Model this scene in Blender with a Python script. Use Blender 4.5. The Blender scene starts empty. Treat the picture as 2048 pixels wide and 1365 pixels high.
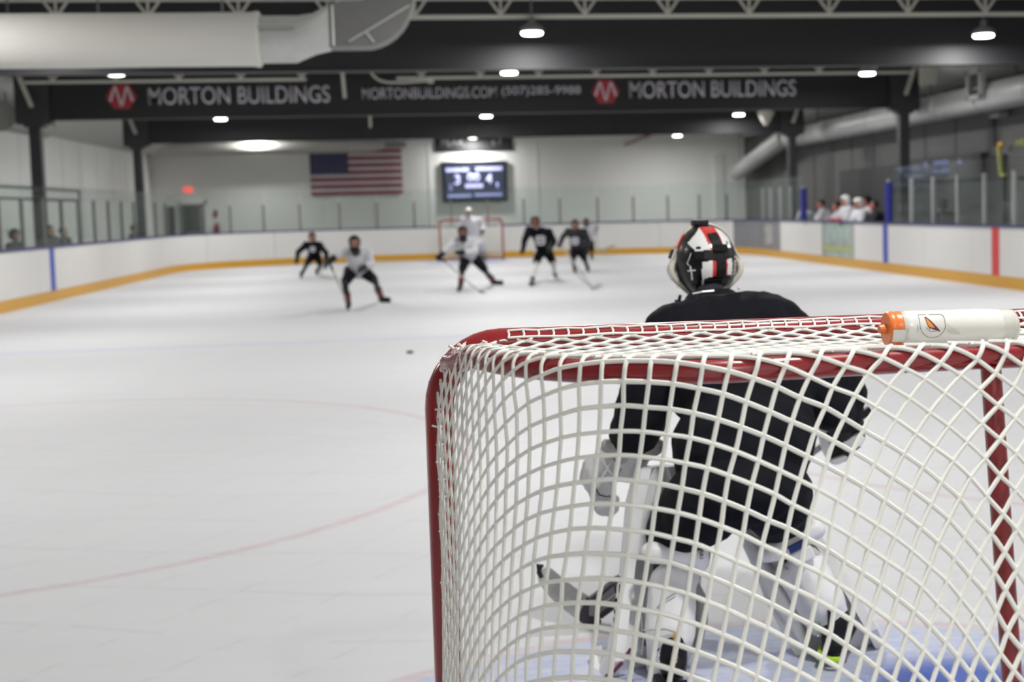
import bpy, bmesh, math, random
import numpy as np
from mathutils import Vector, Matrix

# ------------------------------------------------------------------ camera, world, exposure
SC = bpy.context.scene
COL = SC.collection
PI = math.pi
CAM = Vector((-0.9377, -2.8066, 1.5245))
YAW, PITCH, ROLL, FPX, PPX, PPY = .1418, .0725, -.0254, 2711.0, 1264.9, 610.1
FW = Vector((math.sin(YAW)*math.cos(PITCH), math.cos(YAW)*math.cos(PITCH), -math.sin(PITCH)))
RT0 = Vector((math.cos(YAW), -math.sin(YAW), 0)); UP0 = RT0.cross(FW)
RT = RT0*math.cos(ROLL) + UP0*math.sin(ROLL); UP = -RT0*math.sin(ROLL) + UP0*math.cos(ROLL)
cd = bpy.data.cameras.new('camera'); cam = bpy.data.objects.new('camera', cd); COL.objects.link(cam)
cam.matrix_world = Matrix(((RT.x, UP.x, -FW.x, CAM.x), (RT.y, UP.y, -FW.y, CAM.y), (RT.z, UP.z, -FW.z, CAM.z), (0, 0, 0, 1)))
cd.sensor_width = 36; cd.sensor_fit = 'HORIZONTAL'; cd.lens = 36*FPX/2048
cd.shift_x = -(PPX-1024)/2048; cd.shift_y = -(682.5-PPY)/2048
cd.clip_start = .05; cd.clip_end = 200
cd.dof.use_dof = True; cd.dof.focus_distance = 3.0; cd.dof.aperture_fstop = 3.8
SC.camera = cam

W = bpy.data.worlds.new('world'); SC.world = W; W.use_nodes = True
W.node_tree.nodes['Background'].inputs[0].default_value = (.9, .95, 1, 1)
W.node_tree.nodes['Background'].inputs[1].default_value = .02
SC.view_settings.view_transform = 'Standard'; SC.view_settings.look = 'None'
SC.view_settings.exposure = 0.0; SC.view_settings.gamma = 1; SC.view_settings.use_curve_mapping = False
LAMP_W = 98.0            # each of the rink's high-bay lamps (built further down with its fixture)

XL, XR, YE, YB, BH = -8.2, 8.42, 40.45, -1.5, 1.04     # rink boards
ZC = 4.42                                              # ceiling
WXL, WXR, WYF, WYB = -10.55, 10.2, 45.5, -6.0          # room walls

def at(px, py, Y=None, X=None, Z=None):                # the point of the place seen at a spot of the photo, on a given plane
    d = FW + RT*((px-PPX)/FPX) - UP*((py-PPY)/FPX)
    if Y is not None: k = (Y-CAM.y)/d.y
    elif X is not None: k = (X-CAM.x)/d.x
    else: k = (Z-CAM.z)/d.z
    return CAM + d*k

# ------------------------------------------------------------------ materials
MATS = {}
def mat(name, col, rough=.5, metal=0.0, var=.06, scale=8.0, bump=0.0, bscale=60.0, spec=.5, emit=None, estr=0.0, coat=0.0, sheen=0.0, trans=0.0, coords='Object'):
    if name in MATS: return MATS[name]
    m = bpy.data.materials.new(name); m.use_nodes = True; MATS[name] = m
    nt = m.node_tree; b = nt.nodes['Principled BSDF']; L = nt.links.new
    tc = nt.nodes.new('ShaderNodeTexCoord')
    nz = nt.nodes.new('ShaderNodeTexNoise'); nz.inputs['Scale'].default_value = scale; nz.inputs['Detail'].default_value = 4
    L(tc.outputs[coords], nz.inputs['Vector'])
    mx = nt.nodes.new('ShaderNodeMix'); mx.data_type = 'RGBA'
    c = Vector(col[:3])
    mx.inputs[6].default_value = (*(c*(1-var)), 1); mx.inputs[7].default_value = (*[min(1, x) for x in c*(1+var)], 1)
    L(nz.outputs['Fac'], mx.inputs[0]); L(mx.outputs[2], b.inputs['Base Color'])
    b.inputs['Roughness'].default_value = rough; b.inputs['Metallic'].default_value = metal
    b.inputs['Specular IOR Level'].default_value = spec
    if coat: b.inputs['Coat Weight'].default_value = coat; b.inputs['Coat Roughness'].default_value = .08
    if sheen: b.inputs['Sheen Weight'].default_value = sheen
    if trans: b.inputs['Transmission Weight'].default_value = trans
    if emit: b.inputs['Emission Color'].default_value = (*emit, 1); b.inputs['Emission Strength'].default_value = estr
    if bump:
        n2 = nt.nodes.new('ShaderNodeTexNoise'); n2.inputs['Scale'].default_value = bscale; n2.inputs['Detail'].default_value = 5
        L(tc.outputs[coords], n2.inputs['Vector'])
        bp = nt.nodes.new('ShaderNodeBump'); bp.inputs['Strength'].default_value = bump; bp.inputs['Distance'].default_value = .01
        L(n2.outputs['Fac'], bp.inputs['Height']); L(bp.outputs[0], b.inputs['Normal'])
    return m

WHITE_PAINT = mat('white_board_plastic', (.69, .68, .665), .35, var=.03, scale=1.5)
KICK = mat('yellow_kick_plastic', (.62, .32, .022), .4, var=.06, scale=.6)
NAVY_CAP = mat('navy_cap_plastic', (.03, .035, .13), .4)
BLUE_STRIPE = mat('blue_stripe', (.03, .06, .42), .4)
RED_STRIPE = mat('red_stripe', (.62, .03, .03), .4)
PALE_RED = mat('pale_red_stripe', (.72, .45, .47), .5)
GREY_BOARD = mat('grey_board_print', (.20, .20, .22), .4, var=.12, scale=3)
GOAL_RED = mat('goal_red_paint', (.26, .008, .012), .22, var=.05, scale=5, coat=.6)
BAR_RED = mat('goal_bar_red_paint', (.23, .007, .011), .25, var=.1, scale=9, coat=.5)
CORD = mat('white_net_cord', (.78, .78, .73), .75, var=.03, scale=30, bump=.25, bscale=700)
LACE = mat('white_lacing_cord', (.76, .75, .70), .8, var=.05, scale=40)
BLACK_STEEL = mat('black_girder_paint', (.0065, .007, .0095), .6, var=.25, scale=1.2)
COLUMN_GREY = mat('charcoal_column_paint', (.024, .024, .026), .55, var=.15, scale=2)
JOIST = mat('cream_joist_paint', (.50, .49, .43), .5, var=.08, scale=3)
WALL_WHITE = mat('white_wall_liner', (.88, .88, .86), .55, var=.05, scale=.5)
WALL_DARK = mat('dark_grey_wall_liner', (.105, .103, .104), .6, var=.1, scale=.4)
BLACK_PANEL = mat('black_bench_panel', (.035, .036, .038), .6, var=.2, scale=1)
CEIL = mat('ceiling_liner', (.60, .60, .57), .7, var=.1, scale=.7)
DUCT_FABRIC = mat('white_fabric_duct', (.60, .59, .55), .8, var=.05, scale=2, bump=.2, bscale=6)
ELBOW = mat('grey_elbow_sheet', (.16, .16, .155), .5, metal=.15, var=.12, scale=5)
GALV = mat('galvanised_sheet', (.50, .51, .50), .42, metal=.55, var=.14, scale=5)
DUCT_DARK = mat('dull_galvanised_sheet', (.30, .30, .28), .6, metal=.0, var=.2, scale=4)
LETTER = mat('sign_letter_white', (.54, .52, .57), .5)
LOGO_RED = mat('sign_logo_red', (.33, .02, .03), .5)
DARK_DOOR = mat('dark_door_paint', (.035, .038, .042), .5)
POST_GREY = mat('glass_post_aluminium', (.42, .42, .42), .4, metal=.3, var=.05)
POST_DARK = mat('glass_post_dark', (.16, .16, .15), .5, var=.1)
LAMP_BODY = mat('lamp_housing_grey', (.16, .16, .17), .4, metal=.5)
LAMP_LENS = mat('lamp_lens', (.9, .9, .9), .4, emit=(1, .99, .93), estr=14)
SKIN = mat('skin', (.55, .28, .20), .55, var=.08, scale=20)
SKIN_RED = mat('flushed_skin', (.48, .17, .13), .55, var=.08, scale=20)
HAIR = mat('dark_hair', (.02, .016, .013), .6)
JERSEY_DARK = mat('navy_jersey_fabric', (.007, .0075, .0115), .85, var=.2, scale=6, bump=.12, bscale=14, spec=.15)
JERSEY_BLACK = mat('black_jersey_fabric', (.016, .017, .023), .75, var=.2, scale=6, bump=.12, bscale=30)
JERSEY_WHITE = mat('white_jersey_fabric', (.55, .55, .59), .8, var=.06, scale=6, bump=.1, bscale=30)
PANTS_DARK = mat('black_hockey_pants', (.007, .0075, .011), .8, var=.2, scale=6, spec=.15)
SOCK_DARK = mat('dark_hockey_socks', (.014, .016, .024), .8, var=.2, scale=8)
SOCK_WHITE = mat('white_hockey_socks', (.56, .56, .56), .8)
SOCK_RED = mat('dark_red_sock_band', (.16, .012, .016), .8)
BLACK = mat('black_plastic', (.010, .010, .012), .45, var=.2, spec=.25)
BLACK_GLOSS = mat('black_gloss_shell', (.005, .005, .006), .3, var=.2, coat=.12, spec=.25)
WHITE_GLOSS = mat('white_gloss_shell', (.80, .80, .79), .2, var=.02, coat=.6)
RED_GLOSS = mat('red_gloss_shell', (.60, .035, .03), .2, coat=.6)
CREAM_FOAM = mat('cream_mask_rim', (.60, .57, .48), .35, var=.08, scale=20, coat=.3)
GREY_MASK = mat('grey_mask_shell', (.36, .35, .33), .3, var=.1, scale=12, coat=.4)
PAD_WHITE = mat('white_pad_leather', (.80, .80, .81), .45, var=.05, scale=10, bump=.05, bscale=40)
PAD_GREY = mat('grey_pad_leather', (.34, .34, .32), .5, var=.15, scale=14, bump=.1, bscale=50)
TRAP_GREY = mat('pale_grey_glove_leather', (.52, .52, .52), .5, var=.16, scale=22, bump=.2, bscale=45)
STEEL = mat('skate_steel', (.6, .6, .62), .2, metal=1)
LIME = mat('lime_green_trim', (.45, .75, .03), .4)
STRAP_BLUE = mat('royal_blue_strap', (.008, .03, .17), .5)
AMBER = mat('amber_tag', (.65, .32, .03), .5)
SKY_TAG = mat('blue_tag', (.04, .22, .60), .5)
STICK_GREY = mat('grey_stick_blade', (.42, .42, .42), .5, var=.15, scale=30)
STICK_MAUVE = mat('mauve_grey_stick_print', (.26, .23, .25), .45)
STICK_DARK = mat('dark_stick_print', (.035, .03, .045), .4)
STICK_WHITE = mat('white_stick_shaft', (.62, .62, .62), .45)
STICK_PALE = mat('pale_stick_shaft', (.35, .35, .34), .5)
ORANGE = mat('orange_bottle_cap', (.72, .17, .025), .35, var=.06, scale=30)
BOTTLE_GREY = mat('grey_logo_print', (.25, .26, .26), .5)
BOLT_ORANGE = mat('orange_bolt_print', (.75, .28, .02), .5)
BOLT_RED = mat('dark_red_bolt_print', (.14, .02, .05), .5)
CAP_TAB = mat('pale_cap_tab', (.66, .66, .63), .4)
PUCK = mat('black_rubber', (.02, .02, .018), .6)
FLAG_RED = mat('flag_red', (.30, .035, .05), .8, var=.08, scale=3)
FLAG_WHITE = mat('flag_white', (.62, .60, .64), .8, var=.05, scale=3)
FLAG_BLUE = mat('flag_blue', (.045, .05, .13), .8, var=.1, scale=3)
SCREEN = mat('screen_dark', (.02, .025, .04), .3, emit=(.02, .03, .055), estr=.9)
DIGIT = mat('screen_digit_glow', (.5, .5, .8), .4, emit=(.52, .56, .95), estr=1.0)
DIGIT_DIM = mat('screen_text_glow', (.3, .3, .5), .4, emit=(.26, .30, .62), estr=.8)
DIGIT_FAINT = mat('screen_faint_glow', (.1, .1, .2), .4, emit=(.16, .20, .50), estr=.55)
EXIT_RED = mat('exit_glow', (.7, .1, .08), .4, emit=(1, .12, .09), estr=.9)
RED_PAINT = mat('fire_red_paint', (.30, .015, .02), .4)
PIPE_TAN = mat('tan_pipe', (.50, .40, .30), .5)
YELLOW_PAINT = mat('yellow_green_paint', (.42, .42, .08), .5)
BLUE_PAD = mat('blue_post_pad', (.015, .02, .24), .5, var=.1)
RUBBER_FLOOR = mat('dark_rubber_floor', (.06, .06, .06), .8, var=.2, scale=3)
GREY_BENCH = mat('grey_bench', (.22, .22, .22), .6)
CLOTH_DARK = mat('dark_coat_cloth', (.018, .020, .022), .85, var=.2, scale=6)
CLOTH_GREY = mat('olive_grey_coat_cloth', (.07, .07, .055), .85, var=.2, scale=6)
RED_GLOVE = mat('red_glove', (.42, .02, .05), .6)

def glass_mat(name, col, haze, gloss=.06):
    m = bpy.data.materials.new(name); m.use_nodes = True; nt = m.node_tree; L = nt.links.new
    nt.nodes.clear()
    out = nt.nodes.new('ShaderNodeOutputMaterial'); tr = nt.nodes.new('ShaderNodeBsdfTransparent'); tr.inputs[0].default_value = (*col, 1)
    df = nt.nodes.new('ShaderNodeBsdfDiffuse'); df.inputs[0].default_value = (.55, .66, .63, 1)
    gl = nt.nodes.new('ShaderNodeBsdfGlossy'); gl.inputs['Roughness'].default_value = .05
    fr = nt.nodes.new('ShaderNodeFresnel'); fr.inputs[0].default_value = 1.3
    tc = nt.nodes.new('ShaderNodeTexCoord'); nz = nt.nodes.new('ShaderNodeTexNoise'); nz.inputs['Scale'].default_value = 2.5
    L(tc.outputs['Object'], nz.inputs['Vector'])
    mr = nt.nodes.new('ShaderNodeMapRange'); mr.inputs[3].default_value = haze*.6; mr.inputs[4].default_value = haze*1.4
    L(nz.outputs['Fac'], mr.inputs[0])
    m1 = nt.nodes.new('ShaderNodeMixShader'); L(mr.outputs[0], m1.inputs[0]); L(tr.outputs[0], m1.inputs[1]); L(df.outputs[0], m1.inputs[2])
    mu = nt.nodes.new('ShaderNodeMath'); mu.operation = 'MULTIPLY'; mu.inputs[1].default_value = gloss*10; L(fr.outputs[0], mu.inputs[0])
    m2 = nt.nodes.new('ShaderNodeMixShader'); L(mu.outputs[0], m2.inputs[0]); L(m1.outputs[0], m2.inputs[1]); L(gl.outputs[0], m2.inputs[2])
    L(m2.outputs[0], out.inputs[0]); MATS[name] = m
    return m
GLASS = glass_mat('rink_glass', (.94, .97, .96), .014, .015)
GATE_CLEAR = glass_mat('frosted_gate_plastic', (.80, .86, .80), .55)
BOTTLE_MAT = mat('frosted_bottle_plastic', (.70, .69, .65), .25, var=.03, scale=10, coat=.5)
BOTTLE_CLEAR = mat('clear_bottle_plastic', (.78, .77, .70), .2, var=.05, scale=14, coat=.4, trans=.3)

# ------------------------------------------------------------------ geometry helpers
class MB:
    def __init__(s): s.v = []; s.f = []; s.m = []
    def add(s, vs, fs, mi=0):
        o = len(s.v); s.v += [tuple(v) for v in vs]; s.f += [tuple(i+o for i in f) for f in fs]; s.m += [mi]*len(fs); return s
    def box(s, lo, hi, mi=0, M=None):
        x0, y0, z0 = lo; x1, y1, z1 = hi
        vs = [(x0, y0, z0), (x1, y0, z0), (x1, y1, z0), (x0, y1, z0), (x0, y0, z1), (x1, y0, z1), (x1, y1, z1), (x0, y1, z1)]
        if M is not None: vs = [M @ Vector(v) for v in vs]
        return s.add(vs, [(0, 3, 2, 1), (4, 5, 6, 7), (0, 1, 5, 4), (1, 2, 6, 5), (2, 3, 7, 6), (3, 0, 4, 7)], mi)
    def bar(s, a, b, w, h, up=Vector((0, 0, 1)), mi=0, taper=1.0):
        a = Vector(a); b = Vector(b); d = (b-a).normalized()
        x = d.cross(up)
        if x.length < 1e-4: x = d.cross(Vector((1, 0, 0)))
        x.normalize(); y = x.cross(d)
        q = lambda p, k: [p+x*(w/2*i*k)+y*(h/2*j*k) for i, j in ((-1, -1), (1, -1), (1, 1), (-1, 1))]
        return s.add(q(a, 1)+q(b, taper), [(3, 2, 1, 0), (4, 5, 6, 7), (0, 1, 5, 4), (1, 2, 6, 5), (2, 3, 7, 6), (3, 0, 4, 7)], mi)
    def tube(s, path, r, n=8, mi=0, closed=False, cap=True):
        P = [Vector(p) for p in path]; k = len(P)
        rs = r if isinstance(r, (list, tuple)) else [r]*k
        T = []
        for i in range(k):
            a = P[i-1] if (i > 0 or closed) else P[i]; b = P[(i+1) % k] if (i < k-1 or closed) else P[i]
            t = (b-a); T.append(t.normalized() if t.length > 1e-9 else Vector((0, 0, 1)))
        ref = Vector((0, 0, 1)) if abs(T[0].z) < .9 else Vector((1, 0, 0))
        u = T[0].cross(ref).normalized(); o = len(s.v)
        for i in range(k):
            if i: u = (u - T[i]*u.dot(T[i])); u = u.normalized() if u.length > 1e-6 else T[i].orthogonal().normalized()
            w = T[i].cross(u)
            for j in range(n):
                an = 2*PI*j/n; q = P[i]+(u*math.cos(an)+w*math.sin(an))*rs[i]; s.v.append((q.x, q.y, q.z))
        for i in range(k if closed else k-1):
            i2 = (i+1) % k
            for j in range(n):
                j2 = (j+1) % n; s.f.append((o+i*n+j, o+i*n+j2, o+i2*n+j2, o+i2*n+j)); s.m.append(mi)
        if cap and not closed:
            s.f.append(tuple(o+j for j in reversed(range(n)))); s.m.append(mi)
            s.f.append(tuple(o+(k-1)*n+j for j in range(n))); s.m.append(mi)
        return s
    def lathe(s, prof, n=20, M=None, mi=0):             # prof: (radius, z); closed with caps
        o = len(s.v)
        for r, z in prof:
            for j in range(n):
                an = 2*PI*j/n; v = Vector((r*math.cos(an), r*math.sin(an), z))
                if M is not None: v = M @ v
                s.v.append((v.x, v.y, v.z))
        for i in range(len(prof)-1):
            for j in range(n):
                j2 = (j+1) % n; s.f.append((o+i*n+j, o+i*n+j2, o+(i+1)*n+j2, o+(i+1)*n+j)); s.m.append(mi)
        s.f.append(tuple(o+j for j in reversed(range(n)))); s.m.append(mi)
        s.f.append(tuple(o+(len(prof)-1)*n+j for j in range(n))); s.m.append(mi)
        return s
    def prism(s, pts, d, M=None, mi=0):                 # pts in local XY, thickness d along local +Z
        n = len(pts); vs = [Vector((x, y, 0)) for x, y in pts]+[Vector((x, y, d)) for x, y in pts]
        if M is not None: vs = [M @ v for v in vs]
        return s.add(vs, [tuple(reversed(range(n))), tuple(range(n, 2*n))]+[(i, (i+1) % n, n+(i+1) % n, n+i) for i in range(n)], mi)
    def loft(s, rings, mi=0, cap=True):
        n = len(rings[0]); o = len(s.v)
        for R in rings: s.v += [tuple(v) for v in R]
        for i in range(len(rings)-1):
            for j in range(n):
                j2 = (j+1) % n; s.f.append((o+i*n+j, o+i*n+j2, o+(i+1)*n+j2, o+(i+1)*n+j)); s.m.append(mi)
        if cap:
            s.f.append(tuple(o+j for j in reversed(range(n)))); s.m.append(mi)
            s.f.append(tuple(o+(len(rings)-1)*n+j for j in range(n))); s.m.append(mi)
        return s
    def mesh(s, name, mats, smooth=False, bevel=0):
        me = bpy.data.meshes.new(name); me.from_pydata(s.v, [], s.f); me.update()
        mats = mats if isinstance(mats, (list, tuple)) else [mats]
        for m in mats: me.materials.append(m)
        if len(mats) > 1: me.polygons.foreach_set('material_index', s.m)
        bm = bmesh.new(); bm.from_mesh(me); bmesh.ops.recalc_face_normals(bm, faces=bm.faces)
        if bevel: bmesh.ops.bevel(bm, geom=[e for e in bm.edges if e.calc_face_angle(0) > .5], offset=bevel, segments=2, affect='EDGES', profile=.5)
        bm.to_mesh(me); bm.free()
        if smooth: smooth_by_angle(me)
        return me
    def build(s, name, mats, parent=None, smooth=False, bevel=0):
        return link(name, s.mesh(name, mats, smooth, bevel), parent)
def smooth_by_angle(me, ang=.7):
    me.polygons.foreach_set('use_smooth', [True]*len(me.polygons))
    try: me.set_sharp_from_angle(angle=ang)
    except Exception: pass
def link(name, data, parent=None):
    o = bpy.data.objects.new(name, data); COL.objects.link(o)
    if parent is not None:
        o.parent = parent; o.matrix_parent_inverse = Matrix.Translation(-Vector(parent.location)) if parent.type == 'EMPTY' and parent.get('label') else Matrix.Identity(4)
    return o
def tag(o, label, cat, group=None, kind=None):
    o['label'] = label; o['category'] = cat
    if group: o['group'] = group
    if kind: o['kind'] = kind
    return o
def thing(name, label, cat, loc=(0, 0, 0), group=None, kind=None):
    o = bpy.data.objects.new(name, None); COL.objects.link(o); o.location = loc; o.empty_display_size = .1
    return tag(o, label, cat, group, kind)
def struct(name, mb, mats, label, cat, **k):
    return tag(mb.build(name, mats, **k), label, cat, kind='structure')
def B(lo, hi): return MB().box(lo, hi)
def copy_child(src, parent, off=(0, 0, 0)):
    c = src.copy(); COL.objects.link(c); c.parent = parent; c.location = Vector(src.location)+Vector(off); return c

FONT_CACHE = {}
def text_mesh(s, h, width=None, depth=.01, bold=.0, name='lettering', space=1.0):
    cu = bpy.data.curves.new('t', 'FONT'); cu.body = s; cu.size = 1; cu.extrude = 0; cu.offset = bold; cu.space_character = space
    o = bpy.data.objects.new('t', cu); COL.objects.link(o); bpy.context.view_layer.update()
    me = bpy.data.meshes.new_from_object(o.evaluated_get(bpy.context.evaluated_depsgraph_get())); bpy.data.objects.remove(o); bpy.data.curves.remove(cu)
    n = len(me.vertices); co = np.zeros(n*3); me.vertices.foreach_get('co', co); co = co.reshape(-1, 3)
    lo, hi = co.min(0), co.max(0); sy = h/(hi[1]-lo[1]); sx = width/(hi[0]-lo[0]) if width else sy
    co = (co-np.array([lo[0], lo[1], 0]))*np.array([sx, sy, 1]); me.vertices.foreach_set('co', co.ravel()); me.update()
    if depth:
        bm = bmesh.new(); bm.from_mesh(me); r = bmesh.ops.extrude_face_region(bm, geom=bm.faces[:])
        bmesh.ops.translate(bm, verts=[v for v in r['geom'] if isinstance(v, bmesh.types.BMVert)], vec=(0, 0, depth)); bmesh.ops.recalc_face_normals(bm, faces=bm.faces); bm.to_mesh(me); bm.free()
    me.name = name
    return me
def wall_text(s, x, z, Y, h, w, m, parent, name='lettering', bold=.0, depth=.012, face=(1, 0, 0)):
    # text on a plane facing -Y (towards the near goal); x, z: lower left corner
    me = text_mesh(s, h, w, depth, bold, name); me.materials.append(m)
    M = Matrix(((1, 0, 0, x), (0, 0, -1, Y), (0, 1, 0, z), (0, 0, 0, 1)))
    me.transform(M)
    return link(name, me, parent)

# remeshed organic solids: one continuous surface out of overlapping tapered limbs
def _ico(sub):
    bm = bmesh.new(); bmesh.ops.create_icosphere(bm, subdivisions=sub, radius=1)
    v = np.array([x.co[:] for x in bm.verts]); f = [[x.index for x in p.verts] for p in bm.faces]; bm.free(); return v, f
ICO_V, ICO_F = _ico(2)
def blob_mesh(name, prims, mats, voxel=.02, smooth=4, matfn=None, wrinkle=0.0, wscale=.12):
    V = []; F = []
    def put(vs, fs):
        o = len(V); V.extend([tuple(v) for v in vs]); F.extend([tuple(i+o for i in f) for f in fs])
    for p in prims:
        if p[0] == 's': put(ICO_V*p[2]+np.array(p[1][:]), ICO_F)
        elif p[0] == 'e':
            vs = ICO_V*np.array(p[2])
            if len(p) > 3 and p[3] is not None: vs = vs @ np.array(p[3].to_3x3()).T
            put(vs+np.array(p[1][:]), ICO_F)
        elif p[0] == 'c':
            a, b, ra, rb = Vector(p[1]), Vector(p[2]), p[3], p[4]
            put(ICO_V*ra+np.array(a[:]), ICO_F); put(ICO_V*rb+np.array(b[:]), ICO_F)
            m = MB().tube([a, b], [ra, rb], 12); put(m.v, m.f)
        elif p[0] == 'm': put(p[1].v, p[1].f)
    me = bpy.data.meshes.new('tmp'); me.from_pydata(V, [], F)
    o = bpy.data.objects.new('tmp', me); COL.objects.link(o)
    r = o.modifiers.new('r', 'REMESH'); r.mode = 'VOXEL'; r.voxel_size = voxel
    if smooth: q = o.modifiers.new('s', 'SMOOTH'); q.iterations = smooth; q.factor = .5
    if wrinkle:
        tx = bpy.data.textures.new('folds', 'CLOUDS'); tx.noise_scale = wscale; tx.noise_depth = 2
        q = o.modifiers.new('d', 'DISPLACE'); q.texture = tx; q.strength = wrinkle; q.mid_level = .5; q.texture_coords = 'GLOBAL'
    bpy.context.view_layer.update()
    m2 = bpy.data.meshes.new_from_object(o.evaluated_get(bpy.context.evaluated_depsgraph_get()))
    bpy.data.objects.remove(o); bpy.data.meshes.remove(me)
    m2.name = name; m2.materials.clear()
    for m in (mats if isinstance(mats, (list, tuple)) else [mats]): m2.materials.append(m)
    if matfn:
        for p in m2.polygons: p.material_index = matfn(p.center)
    m2.polygons.foreach_set('use_smooth', [True]*len(m2.polygons))
    return m2
def blob(name, prims, mats, parent=None, **k): return link(name, blob_mesh(name, prims, mats, **k), parent)
V3 = Vector

# ------------------------------------------------------------------ the setting
def ice_material():
    m = bpy.data.materials.new('painted_ice'); m.use_nodes = True; nt = m.node_tree; L = nt.links.new; b = nt.nodes['Principled BSDF']
    tc = nt.nodes.new('ShaderNodeTexCoord'); sp = nt.nodes.new('ShaderNodeSeparateXYZ'); L(tc.outputs['Object'], sp.inputs[0])
    def M(op, a, c=None, d=None):
        n = nt.nodes.new('ShaderNodeMath'); n.operation = op
        for i, x in enumerate((a, c, d)):
            if x is None: continue
            if isinstance(x, (int, float)): n.inputs[i].default_value = x
            else: L(x, n.inputs[i])
        return n.outputs[0]
    def band(d, w, soft=.02):                           # 1 inside distance w, soft edge
        n = nt.nodes.new('ShaderNodeMapRange'); n.interpolation_type = 'SMOOTHSTEP'
        L(d, n.inputs[0]); n.inputs[1].default_value = w-soft; n.inputs[2].default_value = w+soft; n.inputs[3].default_value = 1; n.inputs[4].default_value = 0
        return n.outputs[0]
    def noise(scale, detail=4, sx=1, sy=1, rough=.6):
        mp = nt.nodes.new('ShaderNodeMapping'); mp.inputs['Scale'].default_value = (sx, sy, 1); L(tc.outputs['Object'], mp.inputs[0])
        n = nt.nodes.new('ShaderNodeTexNoise'); n.inputs['Scale'].default_value = scale; n.inputs['Detail'].default_value = detail; n.inputs['Roughness'].default_value = rough
        L(mp.outputs[0], n.inputs['Vector']); return n.outputs['Fac']
    X, Y = sp.outputs[0], sp.outputs[1]
    ax = M('ABSOLUTE', X); ym = M('SUBTRACT', 19.1, M('ABSOLUTE', M('SUBTRACT', Y, 19.1)))   # both ends alike
    def dist(cx, cy, x=ax): return M('SQRT', M('ADD', M('POWER', M('ABSOLUTE', M('SUBTRACT', x, cx)), 2.0), M('POWER', M('ABSOLUTE', M('SUBTRACT', ym, cy)), 2.0)))
    red = band(M('ABSOLUTE', M('SUBTRACT', dist(3.95, 5.9), 3.17)), .035, .03)
    red = M('MAXIMUM', red, band(dist(3.95, 5.9), .28, .03))
    red = M('MAXIMUM', red, M('MULTIPLY', band(M('ABSOLUTE', ym), .03, .015), .8))
    crd = dist(0.0, 0.0)
    inx = band(ax, 1.22, .02); infront = M('GREATER_THAN', ym, 0.0)
    edge = M('MULTIPLY', M('MULTIPLY', band(M('ABSOLUTE', M('SUBTRACT', crd, 1.93)), .03, .02), inx), infront)
    red = M('MAXIMUM', red, edge)
    blue = band(M('ABSOLUTE', M('SUBTRACT', ym, 13.75)), .15, .03)
    cen = band(M('ABSOLUTE', M('SUBTRACT', Y, 19.05)), .12, .04)
    fill = M('MULTIPLY', M('MULTIPLY', band(crd, 1.9, .02), inx), infront)
    snow = noise(1.3, 6, 1, 1); snow2 = noise(9, 8, 1, 3.0, .75)
    wear = nt.nodes.new('ShaderNodeMapRange'); L(snow2, wear.inputs[0]); wear.inputs[1].default_value = .36; wear.inputs[2].default_value = .66; wear.inputs[3].default_value = 1; wear.inputs[4].default_value = .15
    base = nt.nodes.new('ShaderNodeMix'); base.data_type = 'RGBA'; L(snow, base.inputs[0]); base.inputs[6].default_value = (.60, .60, .62, 1); base.inputs[7].default_value = (.655, .655, .675, 1)
    streak = noise(2.2, 7, .35, 3.2, .7)
    st = nt.nodes.new('ShaderNodeMapRange'); L(streak, st.inputs[0]); st.inputs[1].default_value = .47; st.inputs[2].default_value = .72; st.inputs[3].default_value = 0; st.inputs[4].default_value = .20
    def over(col_socket, colour, fac):
        n = nt.nodes.new('ShaderNodeMix'); n.data_type = 'RGBA'; L(fac, n.inputs[0]); L(col_socket, n.inputs[6]); n.inputs[7].default_value = (*colour, 1); return n.outputs[2]
    c = over(base.outputs[2], (.55, .56, .58), st.outputs[0])
    # fine skate cuts: thin wandering lines
    def cuts(scale, ang, thr):
        mp = nt.nodes.new('ShaderNodeMapping'); mp.inputs['Rotation'].default_value = (0, 0, ang); L(tc.outputs['Object'], mp.inputs[0])
        w = nt.nodes.new('ShaderNodeTexWave'); w.wave_type = 'RINGS'; w.inputs['Scale'].default_value = scale; w.inputs['Distortion'].default_value = 7; w.inputs['Detail'].default_value = 2; w.inputs['Detail Scale'].default_value = .35
        L(mp.outputs[0], w.inputs['Vector'])
        q = nt.nodes.new('ShaderNodeMapRange'); L(w.outputs['Fac'], q.inputs[0]); q.inputs[1].default_value = thr; q.inputs[2].default_value = 1; q.inputs[3].default_value = 0; q.inputs[4].default_value = .16
        return q.outputs[0]
    c = over(c, (.40, .42, .44), M('MULTIPLY', cuts(.55, .4, .975), M('GREATER_THAN', snow, .47)))
    c = over(c, (.40, .42, .44), M('MULTIPLY', cuts(.8, 2.1, .98), M('GREATER_THAN', streak, .5)))
    c = over(c, (.20, .30, .66), M('MULTIPLY', M('MULTIPLY', fill, wear.outputs[0]), .55))
    scr = M('MULTIPLY', band(dist(.62, 1.12, X), .30, .12), fill)
    c = over(c, (.02, .07, .38), M('MULTIPLY', scr, .85))
    c = over(c, (.42, .42, .70), M('MULTIPLY', blue, M('MULTIPLY', wear.outputs[0], .55)))
    c = over(c, (.50, .48, .50), M('MULTIPLY', cen, M('MULTIPLY', wear.outputs[0], .40)))
    c = over(c, (.50, .26, .31), M('MULTIPLY', red, M('MULTIPLY', wear.outputs[0], .5)))
    L(c, b.inputs['Base Color'])
    b.inputs['Roughness'].default_value = .62; b.inputs['Specular IOR Level'].default_value = .14
    n2 = noise(26, 6, 1, 2.2, .7); bp = nt.nodes.new('ShaderNodeBump'); bp.inputs['Strength'].default_value = .28; bp.inputs['Distance'].default_value = .01
    L(n2, bp.inputs['Height']); L(bp.outputs[0], b.inputs['Normal'])
    return m
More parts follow.
